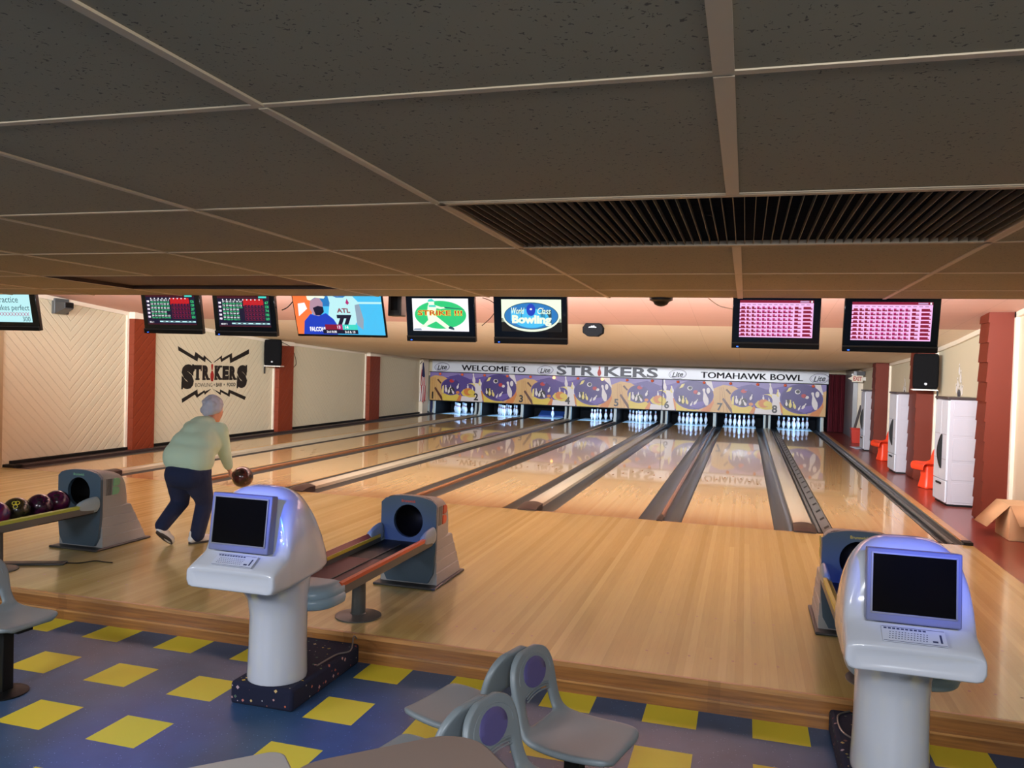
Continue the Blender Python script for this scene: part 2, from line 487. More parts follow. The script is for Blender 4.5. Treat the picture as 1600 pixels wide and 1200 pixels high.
for y in ys[1:-1]:
    b.box(XL, XR, y - .013, y + .013, CEIL - .004, CEIL + .003, 'tee bar')
structure('trim_7', b)
# pilasters
for n, (y0, y1) in enumerate(((2.62, 3.19), (7.52, 8.17), (12.5, 13.2))):
    b = MB(); b.box(XL - .01, -10.875, y0, y1, .0, zc(y1) + .1, 'rust boards')
    b.box(XL, -10.995, y0 - .05, y0, 0, zc(y0) + .05, 'white trim'); b.box(XL, -11.0, y1, y1 + .04, 0, zc(y1) + .05, 'white trim')
    b.box(XL, -10.86, y0 - .01, y1 + .01, zc(y0) - .12, zc(y0) + .1, 'white trim')
    tag(structure('pilaster', b))
for n, (y0, y1) in enumerate(((1.71, 2.12), (6.1, 6.75), (10.9, 11.4))):
    b = MB(); b.box(3.135, XR + .01, y0, y1, -.05, zc(y1) + .15, 'rust side')
    z = .02; k = 0
    while z < zc(y1) - .05:                      # clapboards on the lane side, each one tilted out at its lower edge
        h = .255
        b.prism([(3.135, z), (3.135, z + h), (3.128, z + h), (3.112, z)], lambda a, c: (a, y0 + .0, c), lambda a, c: (a, y1, c), 'rust side')
        z += h; k += 1
    b.box(XR - .045, XR, y0 - .06, y0, 0, zc(y0) + .1, 'white trim')
    tag(structure('pilaster', b))

# ---------------------------------------------------------------- lanes, gutters, dividers
ORD = {1: 'first', 2: 'second', 3: 'third', 4: 'fourth', 5: 'fifth', 6: 'sixth', 7: 'seventh', 8: 'eighth'}
for l in range(1, 9):
    c = LC[l]
    ln = empty('bowling_lane', (c, 0, 0), 0, 'glossy wooden bowling lane, %s from the left wall' % ORD[l], 'bowling lane', 'bowling lanes')
    b = MB(); b.box(-H, H, 17.75, 19.25, -.06, 0, 'pin deck'); b.build('pin_deck', ln)
    b = MB(); b.box(-H, H, 0.004, 4.6, -.06, 0, 'maple lane head'); b.box(-H, H, 4.6, 17.75, -.06, 0, 'pine lane')
    for k in range(-5, 6):
        if k: b.face([(k * .093 + .011 * math.cos(q * PI / 4), 2.13 + .016 * math.sin(q * PI / 4), .0006) for q in range(8)], 'mark brown')
    for k in range(-3, 4):
        yy = 4.75 - abs(k) * .28
        b.face([(k * .135 - .02, yy, .0006), (k * .135 + .02, yy, .0006), (k * .135, yy + .15, .0006)], 'mark brown')
    b.build('lane_bed', ln)
    for sx in (-1, 1):
        b = MB(); x0 = H * sx; x1 = (H + G) * sx; n = 8
        xs_ = [x0 + (x1 - x0) * i / n for i in range(n + 1)]
        zs_ = [-.012 - .07 * math.sqrt(max(0, 1 - (2 * i / n - 1) ** 2)) for i in range(n + 1)]
        top = [(x, z) for x, z in zip(xs_, zs_)]
        rings = [[(x, y, z) for x, z in top] + [(x1, y, -.1), (x0, y, -.1)] for y in (.004, 19.3)]
        b.loft(rings, 'gutter grey'); b.build('gutter', ln)
for l in (8,):
    for sx, wh in ((-1, 'left'), (1, 'right')):
        t = empty('bumper_rail', (LC[8] + sx * (H + .012), .12, -.03), 0, 'grey slotted bumper rail lying in the gutter on the %s of the lane numbered 8' % wh, 'bumper rail')
        b = MB()
        b.prism([(0, .03), (.016, .034), (.1, -.02), (.1, -.03), (.012, .012), (0, .01)], lambda a, c: (a * sx, 0, c), lambda a, c: (a * sx, 17.2, c), 'rail grey')
        for k in range(28):
            y = .35 + k * .6
            q = lambda f, e: (sx * (.026 + f * .05), 0, .0285 - f * .0335 + e)
            p0 = q(-.1, .0015); p1 = q(.9, .0015)
            b.face([(p0[0], y, p0[2]), (p1[0], y, p1[2]), (p1[0], y + .13, p1[2]), (p0[0], y + .13, p0[2])], 'slot black')
        b.build('rail', t)
        b = MB(); b.cyl((sx * .15, .0, .0), (sx * .15, 17.2, .0), .022, .022, 'rail grey', 12); b.build('tube', t)
GAPS = {}
for l in range(1, 8):
    x0 = LC[l] + H + G; x1 = LC[l + 1] - H - G; xc = (x0 + x1) / 2; w = x1 - x0
    GAPS[l] = (xc, w)
    wide = w > .1
    t = empty('lane_divider', (xc, 0, 0), 0, '%s between the %s and %s lanes from the left' % ('wide cream ball track cover' if wide else 'narrow brown wooden divider', ORD[l], ORD[l + 1]), 'lane divider', 'lane dividers')
    b = MB(); hw = w / 2 + (.0 if wide else .0); h = .05 if wide else .035; n = 10
    sec = [(-hw + 2 * hw * i / n, (h - .018) + .018 * math.sin(PI * i / n)) for i in range(n + 1)]
    rings = [[(x, y, z) for x, z in sec] + [(hw, y, -.1), (-hw, y, -.1)] for y in ((.3, 17.7) if wide else (.16, 17.7))]
    b.loft(rings, 'cream cap' if wide else 'brown divider wood'); b.build('cover', t)
    b = MB()
    ye = .32 if wide else .18; rings = []
    for i in range(7):
        f = i / 6; y = -.03 + (ye + .03) * f; zz = (.02 + (h - .005) * math.sin(min(1, f * 1.6) * PI / 2)); ww = hw * (1.04 + (.12 if wide else .3) * 1)
        rings.append([(x * ww / hw, y, (z / h) * zz + .002) for x, z in sec] + [(ww, y, -.05), (-ww, y, -.05)])
    b.loft(rings, 'end cap brown'); b.build('end_cap', t)
    # kickback between the pin decks
    k = empty('pin_deck_divider', (xc, 17.72, 0), 0, 'pale edged partition between the %s and %s pin decks from the left' % (ORD[l], ORD[l + 1]), 'partition', 'partitions between the pin decks')
    ww = max(w / 2, .06)
    b = MB(); b.box(-ww, ww, .1, 1.75, -.08, .62, 'black'); b.build('side_board', k)
    for sx in ((-1, 1) if wide else (0,)):
        b = MB(); q = .034 if wide else .045
        rings = [[(sx * (ww - .03) - q, y0, z), (sx * (ww - .03) + q, y0, z), (sx * (ww - .03) + q, .22, z), (sx * (ww - .03) - q, .22, z)] for z, y0 in ((.0, -.03), (.08, .0), (.2, .05), (.4, .07), (.6, .06))]
        b.loft(rings, 'kick pale'); b.build('edge_strip', k, bevel=.012)
    if wide:
        b = MB(); b.box(-ww + .07, ww - .07, .09, .2, -.05, .6, 'pit dark'); b.build('infill', k)
for x, lab in ((LC[1] - H - G - .06, 'pale edged partition at the far left beside the blue wall'), (LC[8] + H + G + .05, 'pale edged partition at the far right beside the red curtain')):
    k = empty('pin_deck_divider', (x, 17.72, 0), 0, lab, 'partition', 'partitions between the pin decks')
    b = MB(); b.box(-.06, .06, .1, 1.75, -.08, .62, 'black'); b.build('side_board', k)
    b = MB(); b.loft([[(-.05, y0, z), (.05, y0, z), (.05, .22, z), (-.05, .22, z)] for z, y0 in ((0, -.03), (.08, 0), (.2, .05), (.6, .07))], 'kick pale'); b.build('edge_strip', k, bevel=.012)
for l in range(1, 9):
    b = MB(); b.box(LC[l] - H - .2, LC[l] + H + .2, 19.32, 19.4, -.08, .75, 'black fabric'); o = b.build('pit_curtain')
    tag(o, 'dark curtain hanging behind the %s pin deck from the left' % ORD[l], 'curtain', 'pit curtains')
    if l == 3:
        b = MB(); b.prism([(19.28, .0), (19.28, .2), (18.9, .05), (18.9, 0)], lambda a, c: (LC[3] - .46, a, c), lambda a, c: (LC[3] + .46, a, c), 'pit blue')
        tag(b.build('pit_cushion'), 'blue cushion on the deck behind the single pin numbered 3', 'cushion')
b = MB(); b.box(XL, LC[1] - H - G - .14, 17.85, 17.95, -.05, 1.4, 'navy'); structure('trim_8', b)

# ---------------------------------------------------------------- pins
prof_pin = [(.026, 0), (.0285, .01), (.036, .045), (.05, .085), (.0586, .114), (.0605, .125), (.0586, .145), (.052, .18), (.042, .215), (.032, .242), (.0255, .262), (.0233, .275), (.0235, .29), (.027, .315), (.0312, .338), (.0323, .348), (.031, .36), (.025, .373), (.014, .379), (.0005, .381)]
mats_pin = ['pin red' if .24 < (p[1] + q[1]) / 2 < .262 or .276 < (p[1] + q[1]) / 2 < .296 else 'pin white' for p, q in zip(prof_pin, prof_pin[1:])]
b = MB(); b.lathe(prof_pin, 'pin white', n=14, mats=mats_pin)
pin0 = b.build('bowling_pin', sharp=80)
spots = {1: (0, 0), 2: (-.5, 1), 3: (.5, 1), 4: (-1, 2), 5: (0, 2), 6: (1, 2), 7: (-1.5, 3), 8: (-.5, 3), 9: (.5, 3), 10: (1.5, 3)}
where = {1: 'foremost of all', 2: 'second row, left', 3: 'second row, right', 4: 'third row, left', 5: 'third row, middle', 6: 'third row, right', 7: 'back row, far left', 8: 'back row, second from left', 9: 'back row, second from right', 10: 'back row, far right'}
full = set(range(1, 11))
up_ = {1: full - {9, 10}, 2: full, 3: {3}, 4: {1, 2, 3, 5, 6, 10}, 5: full, 6: full, 7: full, 8: full}
first = True
for l in range(1, 9):
    for n in sorted(up_[l]):
        o = pin0 if first else pin0.copy()
        if not first: COL.objects.link(o)
        first = False
        dx, r = spots[n]
        o.location = (LC[l] + dx * .3048, 18.288 + r * .264, 0)
        o.rotation_euler = (0, 0, R.uniform(0, 6))
        lab = 'white bowling pin on the %s deck from the left, %s' % (ORD[l], where[n])
        if l == 3: lab = 'white bowling pin standing all alone under number 3'
        tag(o, lab, 'bowling pin', 'bowling pins on the pin decks')
# ---------------------------------------------------------------- masking panels and valance above the pins
YM = 17.6; Z0, Z1 = .5, 1.535; XM0, XM1 = -10.965, 2.655; SEAM = -2.53
def ell(cx, cz, rx_, rz_, n=28, a0=0, a1=2 * PI):
    return [(cx + rx_ * math.cos(a0 + (a1 - a0) * i / n), cz + rz_ * math.sin(a0 + (a1 - a0) * i / n)) for i in range(n if a1 - a0 > 6.2 else n + 1)]
def pinshape(cx, cz, h, rot=0, w=1.):
    half = [(.0, .5), (.05, .49), (.075, .43), (.055, .33), (.05, .26), (.1, .08), (.155, -.12), (.14, -.28), (.07, -.48), (0, -.5)]
    pts = [(x, z) for x, z in half] + [(-x, z) for x, z in half[-2:0:-1]]
    c, s_ = math.cos(rot), math.sin(rot)
    return [(cx + (x * w * c - z * s_) * h, cz + (x * w * s_ + z * c) * h) for x, z in pts]
MOT = (XM1 - XM0) / 4
def motif(put, u0):
    """one picture, repeated over every two lanes: small ball, tiny ball, big ball"""
    def P(pts, m, k): put([(u0 + a, b) for a, b in pts], m, k)
    h = Z1 - Z0
    P([(0, 0), (MOT, 0), (MOT, h), (0, h)], 'mural purple', 0)
    P([(0, h), (0, h * .72), (.9, h * .86), (1.6, h * .78), (2.1, h * .9), (MOT, h * .7), (MOT, h)], 'mural violet', 1)
    P([(.75, h * .85), (1.1, h * .93), (1.5, h * .8), (1.75, h * .6), (1.7, h * .3), (.9, h * .3)], 'mural dusk', 1.5)
    # wooden lane at the left, ending under the small ball
    P([(0, 0), (0, h * .8), (.2, h * .88), (.55, h * .84), (.78, h * .72), (.55, h * .4), (.5, h * .1), (.62, 0)], 'mural tan', 2)
    for a in (.12, .24, .36):
        P([(a, 0), (a + .012, 0), (a * .45 + .012 + .04, h * .8), (a * .45 + .04, h * .8)], 'mural tan dark', 3)
    P([(.28, h * .72), (.33, h * .76), (.46, h * .62), (.43, h * .58)], 'mural brown', 4)
    P([(.18, h * .42), (.23, h * .47), (.5, h * .12), (.52, 0), (.48, 0)], 'mural brown', 4)
    # yellow reflection below the small ball
    P([(.5, h * .25), (.5, h * .05), (.56, 0), (1.2, 0), (1.23, h * .14), (1.1, h * .24)], 'mural yellow', 3)
    P([(1.05, 0), (1.2, 0), (1.25, h * .16), (1.2, h * .26)], 'mural orange', 4)
    P([(1.22, 0), (1.9, 0), (1.95, h * .16), (1.24, h * .18)], 'mural white', 2)
    P([(1.78, 0), (2.05, 0), (2.1, h * .6), (1.74, h * .64)], 'mural white', 3)
    P([(1.5, h * .62), (1.75, h * .66), (2.1, h * .6), (2.08, h * .2), (1.85, h * .22), (1.7, h * .5)], 'mural gold', 2)
    P([(1.22, h * .3), (1.3, h * .2), (1.55, h * .14), (1.78, h * .16), (1.74, h * .42), (1.32, h * .42)], 'mural yellow', 3)
    # small ball
    P(ell(.83, h * .49, .385, .31), 'mural dusk', 5); P(ell(.84, h * .5, .35, .28), 'mural ball', 6)
    P(ell(.86, h * .7, .09, .065), 'mural red', 7); P(ell(.93, h * .74, .05, .03), 'mural ball light', 7.4)
    P([(.48, h * .28), (.5, h * .5), (.56, h * .55), (.56, h * .25)], 'mural gold', 7)
    P(ell(.82, h * .36, .16, .14), 'mural black', 7)
    for a, c, hh, r in ((.64, .42, .26, .1), (.76, .36, .22, -.2), (.9, .33, .2, .5), (.82, .5, .12, 0), (1.1, .52, .2, -.3)):
        P(pinshape(a, h * c, hh, r, 1.3), 'mural white', 8)
    P(ell(1.1, h * .3, .07, .05), 'mural orange', 8)
    # tiny ball
    P(ell(1.56, h * .42, .21, .2), 'mural dusk', 5); P(ell(1.5, h * .34, .17, .14), 'mural orange', 6)
    P(ell(1.62, h * .33, .13, .09), 'mural yellow', 7); P(pinshape(1.48, h * .53, .16, .1, 1.3), 'mural white', 7); P(pinshape(1.66, h * .46, .14, .2, 1.3), 'mural white', 7)
    # standing pins at the back
    P(pinshape(1.7, h * .8, .38, .12), 'mural white', 4); P(pinshape(1.93, h * .68, .24, .05, 1.4), 'mural gold', 4); P(pinshape(1.96, h * .68, .2, .3, 1.2), 'mural white', 5)
    # yellow and orange under the big ball
    P([(2.02, h * .3), (2.1, 0), (2.9, 0), (2.4, h * .3)], 'mural yellow', 3.3)
    P([(2.75, 0), (MOT, 0), (MOT, h * .8), (3.3, h * .75), (3.2, h * .3)], 'mural tan', 3.6)
    P([(2.9, 0), (3.2, 0), (3.33, h * .3), (3.28, h * .5)], 'mural orange', 4)
    P([(3.0, h), (3.22, h), (3.32, h * .66), (3.2, h * .7)], 'mural white', 4)
    P([(1.98, h * .4), (2.06, h * .38), (2.1, h * .05), (2.05, h * .05)], 'mural orange', 4)
    # big ball
    P(ell(2.65, h * .52, .66, .485, 40), 'mural dusk', 5); P(ell(2.66, h * .53, .625, .455, 40), 'mural ball', 6)
    P([(2.5, h * .16), (2.8, h * .3), (3.0, h * .34), (3.1, h * .3), (2.95, h * .15), (2.75, h * .09)], 'mural ball light', 7)
    P(ell(2.53, h * .74, .085, .075), 'mural white', 7); P(ell(2.54, h * .745, .06, .055), 'mural black', 8)
    P(ell(2.72, h * .62, .075, .065), 'mural red', 8); P(ell(2.82, h * .58, .06, .05), 'mural white', 8)
    P(pinshape(3.04, h * .47, .58, .22), 'mural white', 8); P(ell(3.13, h * .68, .06, .1), 'mural white', 8)
    P([(2.18, h * .72), (2.26, h * .86), (2.36, h * .88), (2.3, h * .76)], 'mural gold', 8)
    P([(2.12, h * .28), (2.2, h * .5), (2.3, h * .48), (2.42, h * .26), (2.3, h * .2)], 'mural black', 7)
    for a, c, hh, r in ((2.2, .38, .2, .1), (2.32, .36, .26, .0), (2.44, .32, .24, .3), (2.6, .24, .16, -.4), (2.74, .3, .22, -.6)):
        P(pinshape(a, h * c, hh, r, 1.2), 'mural white' if a > 2.5 or a < 2.25 else 'mural gold', 8)
for x0, x1, lab in ((XM0, SEAM, 'long masking panel with bowling ball mural and numbers 1 to 5 above the pins'), (SEAM, XM1, 'masking panel with bowling ball mural and numbers 6 to 8 above the pins')):
    t = empty('masking_panel', (0, YM, Z0), 0, lab, 'masking panel')
    b = MB(); b.box(x0 + .008, x1 - .008, 0, .04, 0, Z1 - Z0, 'mural purple')
    def put(pts, m, k, b=b, x0=x0, x1=x1):
        cl = [(min(max(a, x0 + .008), x1 - .008), min(max(c, 0), Z1 - Z0)) for a, c in pts]
        if max(a for a, c in cl) - min(a for a, c in cl) < .01: return
        b.face([(a, -.0015 - .0012 * k, c) for a, c in cl], m)
    for q in range(4):
        motif(put, XM0 + q * MOT)
    b.build('mural', t, normals=False)
    for n, xx in zip(range(1, 9), (-10.84, -9.16, -7.47, -5.79, -4.08, -2.37, -.635, 1.09)):
        if x0 < xx < x1:
            b = MB(); b.text(str(n), 'mural black', (xx, -.016, .2 - .02), (1, 0, 0), (0, 0, 1), h=.26, bold=.03, align='c', valign='c'); b.build('number', t)
    b = MB(); b.box(x0 + .008, x1 - .008, -.012, .05, -.025, 0, 'black'); b.build('bottom_rail', t)
v = empty('valance_sign', (0, YM - .02, Z1), 0, 'long white sign with black lettering mounted above the ball mural', 'sign')
b = MB(); b.box(-10.87, 2.70, -.03, .06, .012, .415, 'sign white'); b.build('board', v, bevel=.008)
b = MB(); b.box(-10.97, 2.70, -.025, .06, -.012, .012, 'black'); b.build('bottom_trim', v)
for x0, x1, z, h, tx_ in ((-9.72, -7.34, .08, .2, 'WELCOME TO'), (-1.27, 1.92, .085, .2, 'TOMAHAWK BOWL')):
    b = MB(); b.text(tx_, 'ink', (x0, -.034, z), (1, 0, 0), (0, 0, 1), w=x1 - x0, h=h, fat=.011); b.build('lettering', v)
b = MB()
b.text('STR', 'ink', (-6.2, -.034, .03), (1, 0, 0), (0, 0, 1), w=1.36, h=.34, bold=.03); b.build('lettering', v); b = MB()
b.text('KERS', 'ink', (-4.52, -.034, .03), (1, 0, 0), (0, 0, 1), w=1.83, h=.34, bold=.03); b.build('lettering', v)
b = MB(); b.face([(a, -.034, c) for a, c in pinshape(-4.69, .2, .34, 0, 1.3)], 'sign red'); b.build('red_pin_letter', v)
for x in (-10.48, -6.61, -2.04, 2.42):
    b = MB(); e = math.radians(12)
    def tilt(pts): return [(x + a * math.cos(e) - c * math.sin(e) * .6, -.034, .18 + a * math.sin(e) * .45 + c) for a, c in pts]
    b.face([(p[0], -.034, p[2]) for p in tilt(ell(0, 0, .3, .16, 32))], 'ink')
    b.face([(p[0], -.0355, p[2]) for p in tilt(ell(0, 0, .285, .147, 32))], 'sign white')
    b.face([(p[0], -.037, p[2]) for p in tilt(ell(.01, 0, .262, .128, 32))], 'mural violet')
    b.face([(p[0], -.0385, p[2]) for p in tilt(ell(.012, .004, .25, .117, 32))], 'sign white')
    b.text('Lite', 'ink', (x - .0, -.041, .175), (math.cos(e), 0, math.sin(e) * .5), (0, 0, 1), w=.38, h=.175, bold=.028, shear=.3, align='c', valign='c')
    b.build('oval_emblem', v)
for k in range(16):
    x = -10.55 + k * .853
    b = MB(); lit = k in (5, 7)
    b.sphere((0, 0, 0), (.05, .035, .045), 'lamp glow' if lit else 'bulb orange', 12, 8)
    o = b.build('bulb', None, loc=(x, YM - .055, Z1 - .07))
    tag(o, ('glowing orange bulb under the white sign, ' + ('left of the big S' if k == 5 else 'below its red pin')) if lit else 'small unlit orange bulb along the top of the ball mural', 'light bulb', 'bulbs along the mural')

# ---------------------------------------------------------------- end wall: white post, flag, curtain, grey post, exit sign
b = MB(); b.box(XL, XM0 + .1, 17.62, 17.72, 1.4, 2.05, 'wall beige'); b.box(XM0, 3.2, 17.66, 17.76, 1.9, 2.05, 'wall beige'); b.box(2.7, XR, 17.62, 17.72, 1.87, 2.05, 'wall beige'); structure('trim_9', b)
b = MB(); b.box(XL, XL + .14, 16.75, 17.25, -.05, 1.98, 'white trim'); structure('trim_10', b)
f = empty('flag', (-10.86, 16.62, .5), 0, 'striped red and white flag with blue corner hanging on the left wall near the pins', 'flag')
b = MB(); rows = 22; cols = 15
V = []; W_ = lambda zz: .06 + .2 * (1 - zz) ** .6 * (1 if zz < .9 else .6)
for i in range(rows + 1):
    zz = i / rows
    for j in range(cols + 1):
        q = j / cols
        V.append((.04 * math.sin(q * 14 + zz * 2) * (1.1 - zz), (q - .5) * 2 * W_(zz) * 1.1 + .03, zz * 1.36 + .06 * math.sin(q * 7) * (1 - zz) - .03 * (1 - zz)))
for i in range(rows):
    for j in range(cols):
        a = i * (cols + 1) + j
        mm = 'flag blue' if i > 13 and j > 4 else ('flag red' if (j + (i // 9)) % 2 else 'flag white')
        b.face([V[a], V[a + 1], V[a + cols + 2], V[a + cols + 1]], mm)
b.build('cloth', f, weld=.0005, solid=.004)
b = MB(); b.tube([(-.1, 0, 1.3), (-.02, 0, 1.4)], .012, 'brown panel'); b.build('staff', f)
b = MB(); n = 40
rings = []
for z in (0.02, 1.86):
    rings.append([(2.72 + .62 * i / n, 17.75 + .05 * math.sin(i * 1.9), z) for i in range(n + 1)] + [(2.72 + .62 * i / n, 17.8 + .05 * math.sin(i * 1.9), z) for i in range(n, -1, -1)])
b.loft(rings, 'curtain red'); tag(b.build('curtain', sharp=60), 'dark red curtain closing the doorway right of the pins', 'curtain')
b = MB(); b.box(3.2, 3.32, 15.6, 17.6, -.02, 1.98, 'steel'); b.box(3.32, XR, 15.5, 17.6, -.02, 2.0, 'white trim'); structure('trim_11', b)
e = empty('exit_sign', (3.19, 15.0, 1.66), 0, 'white arrow shaped exit sign with red letters on the right wall near the curtain', 'exit sign')
b = MB(); b.prism([(-.1, 0), (.19, 0), (.19, .19), (-.1, .19), (-.1, .16), (-.21, .1), (-.1, .04)], lambda a, c: (a, 0, c), lambda a, c: (a, .05, c), 'white trim'); b.build('panel', e, bevel=.006)
b = MB(); b.text('EXIT', 'sign red', (.045, -.004, .1), (1, 0, 0), (0, 0, 1), w=.23, h=.12, bold=.03, align='c', valign='c'); b.build('lettering', e)
b = MB(); b.sphere((-.09, .02, .215), .03, 'bulb white', 12, 8); b.build('lamp_head', e)
b = MB(); b.box(.04, .24, .02, .14, .19, .31, 'dark grey'); b.box(.19, .262, .0, .05, .05, .15, 'plastic white'); b.build('bracket', e)

# ---------------------------------------------------------------- painted sign on the left wall
LOGO = {'b1': [(4.01, 2.038), (4.53, 1.837), (4.563, 1.932), (4.822, 1.812), (4.848, 1.867), (5.118, 1.708), (5.099, 1.698), (4.907, 1.79), (4.887, 1.715), (4.657, 1.815), (4.633, 1.726), (4.03, 1.947)],
 'b2': [(6.467, 2.041), (6.471, 1.934), (5.762, 1.703), (5.73, 1.844), (5.439, 1.724), (5.402, 1.804), (5.185, 1.709), (5.175, 1.721), (5.463, 1.876), (5.466, 1.805), (5.822, 1.938), (5.834, 1.818)],
 'b3': [(4.162, .949), (4.173, .862), (4.573, 1.026), (4.639, .955), (4.875, 1.06), (4.895, 1.011), (5.099, 1.128), (5.079, 1.134), (4.902, 1.083), (4.891, 1.114), (4.669, 1.029), (4.651, 1.137)],
 'b4': [(5.175, 1.133), (5.444, .99), (5.451, 1.059), (5.768, .944), (5.786, 1.026), (6.342, .855), (6.39, .928), (5.732, 1.115), (5.704, 1.021), (5.42, 1.122), (5.412, 1.053)]}
PINL = [(5.1, 1.677), (5.153, 1.678), (5.162, 1.647), (5.151, 1.574), (5.157, 1.519), (5.193, 1.464), (5.196, 1.39), (5.17, 1.302), (5.102, 1.302), (5.075, 1.391), (5.074, 1.464), (5.105, 1.519), (5.107, 1.573), (5.093, 1.647)]
s = empty('wall_logo', (XL + .004, 0, 0), 0, 'black lettered sign with four lightning bolts and red pin painted on the left wall', 'wall sign')
for k in ('b1', 'b2', 'b3', 'b4'):
    b = MB(); b.face([(0.0, y, z) for y, z in LOGO[k]], 'ink black'); b.build('lightning_bolt', s)
b = MB()
def glyph(ch, y0, z0, y1, z1, serifs, bold=.075):
    b.text(ch, 'ink black', (.0, y0, z0), (0, 1, 0), (0, 0, 1), w=y1 - y0, h=z1 - z0, bold=bold)
    for a, c, d, e_ in serifs:
        b.face([(.001, y0 + a * (y1 - y0), z0 + d * (z1 - z0)), (.001, y0 + c * (y1 - y0), z0 + d * (z1 - z0)), (.001, y0 + c * (y1 - y0), z0 + e_ * (z1 - z0)), (.001, y0 + a * (y1 - y0), z0 + e_ * (z1 - z0))], 'ink black')
SS = [(0, .13, 0, .3), (.82, .97, .68, 1.0)]
glyph('S', 4.141, 1.145, 4.534, 1.667, SS, .09); glyph('S', 6.023, 1.135, 6.42, 1.668, SS, .09)
glyph('T', 4.509, 1.332, 4.782, 1.653, [(.25, .75, 0, .12), (0, .14, .6, 1), (.86, 1, .6, 1)])
RR = [(-.02, .46, 0, .13), (.6, 1.05, 0, .13), (-.02, .3, .87, 1)]
glyph('R', 4.806, 1.33, 5.05, 1.65, RR); glyph('R', 5.743, 1.324, 6.005, 1.642, RR)
glyph('K', 5.216, 1.329, 5.475, 1.648, [(-.03, .42, 0, .13), (-.03, .42, .87, 1), (.6, 1.03, 0, .13), (.58, 1.0, .87, 1)])
glyph('E', 5.493, 1.326, 5.72, 1.644, [(-.03, .3, 0, .14), (-.03, .3, .86, 1), (.85, 1.02, .0, .34), (.85, 1.0, .68, 1)])
b.build('lettering', s)
b = MB(); b.text('BOWLING', 'ink black', (0, 4.58, 1.185), (0, 1, 0), (0, 0, 1), w=.57, h=.085, bold=.0); b.text('BAR', 'ink black', (0, 5.275, 1.183), (0, 1, 0), (0, 0, 1), w=.22, h=.085, bold=.02); b.text('FOOD', 'ink black', (0, 5.665, 1.18), (0, 1, 0), (0, 0, 1), w=.31, h=.085, bold=.03)
for y in (5.21, 5.56):
    b.face([(0, y - .018, 1.225), (0, y, 1.195), (0, y + .018, 1.225), (0, y, 1.255)], 'ink black')
b.build('lettering', s)
b = MB(); b.face([(0, y, z) for y, z in PINL], 'logo red'); b.face([(.002, y, z) for y, z in ((5.1, 1.535), (5.16, 1.535), (5.16, 1.552), (5.1, 1.552))], 'wall beige'); b.build('red_pin', s)

# ---------------------------------------------------------------- televisions
def tv(x, z, w, h, y, deg, label, draw, scr, led=True, thick=.09, bez=(.065, .065, .05, .105), name='television'):
    """x, z: centre of the bottom edge; screen leans forward at the top"""
    t = empty(name, (x, y, z), 0, label, 'television', 'televisions hanging over the approach')
    a = math.radians(deg); M = Matrix.Rotation(a, 4, 'X')
    b = MB(); b.box(-w / 2, w / 2, 0, thick * .55, 0, h, 'gloss black'); b.box(-w / 2 + .05, w / 2 - .05, thick * .5, thick, .06, h - .04, 'black')
    o = b.build('housing', t, bevel=.008); o.rotation_euler = (a, 0, 0)
    l, r_, tp, bt = bez
    sx0, sx1, sz0, sz1 = -w / 2 + l, w / 2 - r_, bt, h - tp
    b = MB()
    b.face([(sx0, -.002, sz0), (sx1, -.002, sz0), (sx1, -.002, sz1), (sx0, -.002, sz1)], scr)
    sw, sh = sx1 - sx0, sz1 - sz0
    def P(pts, m, k=1):
        b.face([(sx0 + min(max(u, 0), 1) * sw, -.002 - .0006 * k, sz0 + min(max(v_, 0), 1) * sh) for u, v_ in pts], m)
    def Q(u0, v0, u1, v1, m, k=1): P([(u0, v0), (u1, v0), (u1, v1), (u0, v1)], m, k)
    def T_(s_, u, v_, m, w_=None, h_=None, k=4, bold=.02, shear=0, align='l'):
        b.text(s_, m, (sx0 + u * sw, -.002 - .0006 * k, sz0 + v_ * sh), (1, 0, 0), (0, 0, 1), w=None if w_ is None else w_ * sw, h=None if h_ is None else h_ * sh, bold=bold, shear=shear, align=align)
    draw(P, Q, T_)
    o = b.build('screen', t, normals=False); o.rotation_euler = (a, 0, 0)
    if led:
        b = MB(); b.box(-w / 2, w / 2, -.012, .0, 0, bt * .42, 'black'); b.box(-w / 2 + .0, w / 2, -.013, -.004, bt * .42, bt * .55, 'dark grey'); o = b.build('speaker_bar', t, bevel=.003); o.rotation_euler = (a, 0, 0)
        b = MB(); b.box(-w / 2 + .045, -w / 2 + .062, -.014, -.012, .012, .018, 'led blue'); o = b.build('power_light', t); o.rotation_euler = (a, 0, 0)
    b = MB(); b.tube([M @ Vector((0, thick, h * .6)), (0, .2, h * .75), (0, .2, zc(y + .2) - z + .01)], .025, 'black'); b.build('mount', t)
def score_idle(P, Q, T_):
    Q(0, .93, 1, 1, 'scr maroon'); Q(.82, .945, .94, .985, 'scr lilac', 2); Q(.965, .94, .985, .99, 'scr white', 2)
    for c in range(13):
        Q(.03 + c * .073, .872, .075 + c * .073, .9, 'scr lilac', 2)
    cw = [(.0, .085)] + [(.095 + .0715 * k, .155 + .0715 * k) for k in range(9)] + [(.75, .84), (.865, .985)]
    for r_ in range(8):
        y = .76 - r_ * .1035
        for c, (u0, u1) in enumerate(cw):
            Q(u0, y, u1, y + .03, 'scr maroon', 2)
            Q(u0 + (.02 if c == 0 else 0), y + .028, u0 + (u1 - u0) * (.55 if 0 < c < 11 else .85), y + .072, 'scr magenta' if 2 < c < 10 else 'scr maroon', 2)
            if 0 < c < 11: Q(u0 + (u1 - u0) * .62, y + .04, u1, y + .055, 'scr lilac', 3)
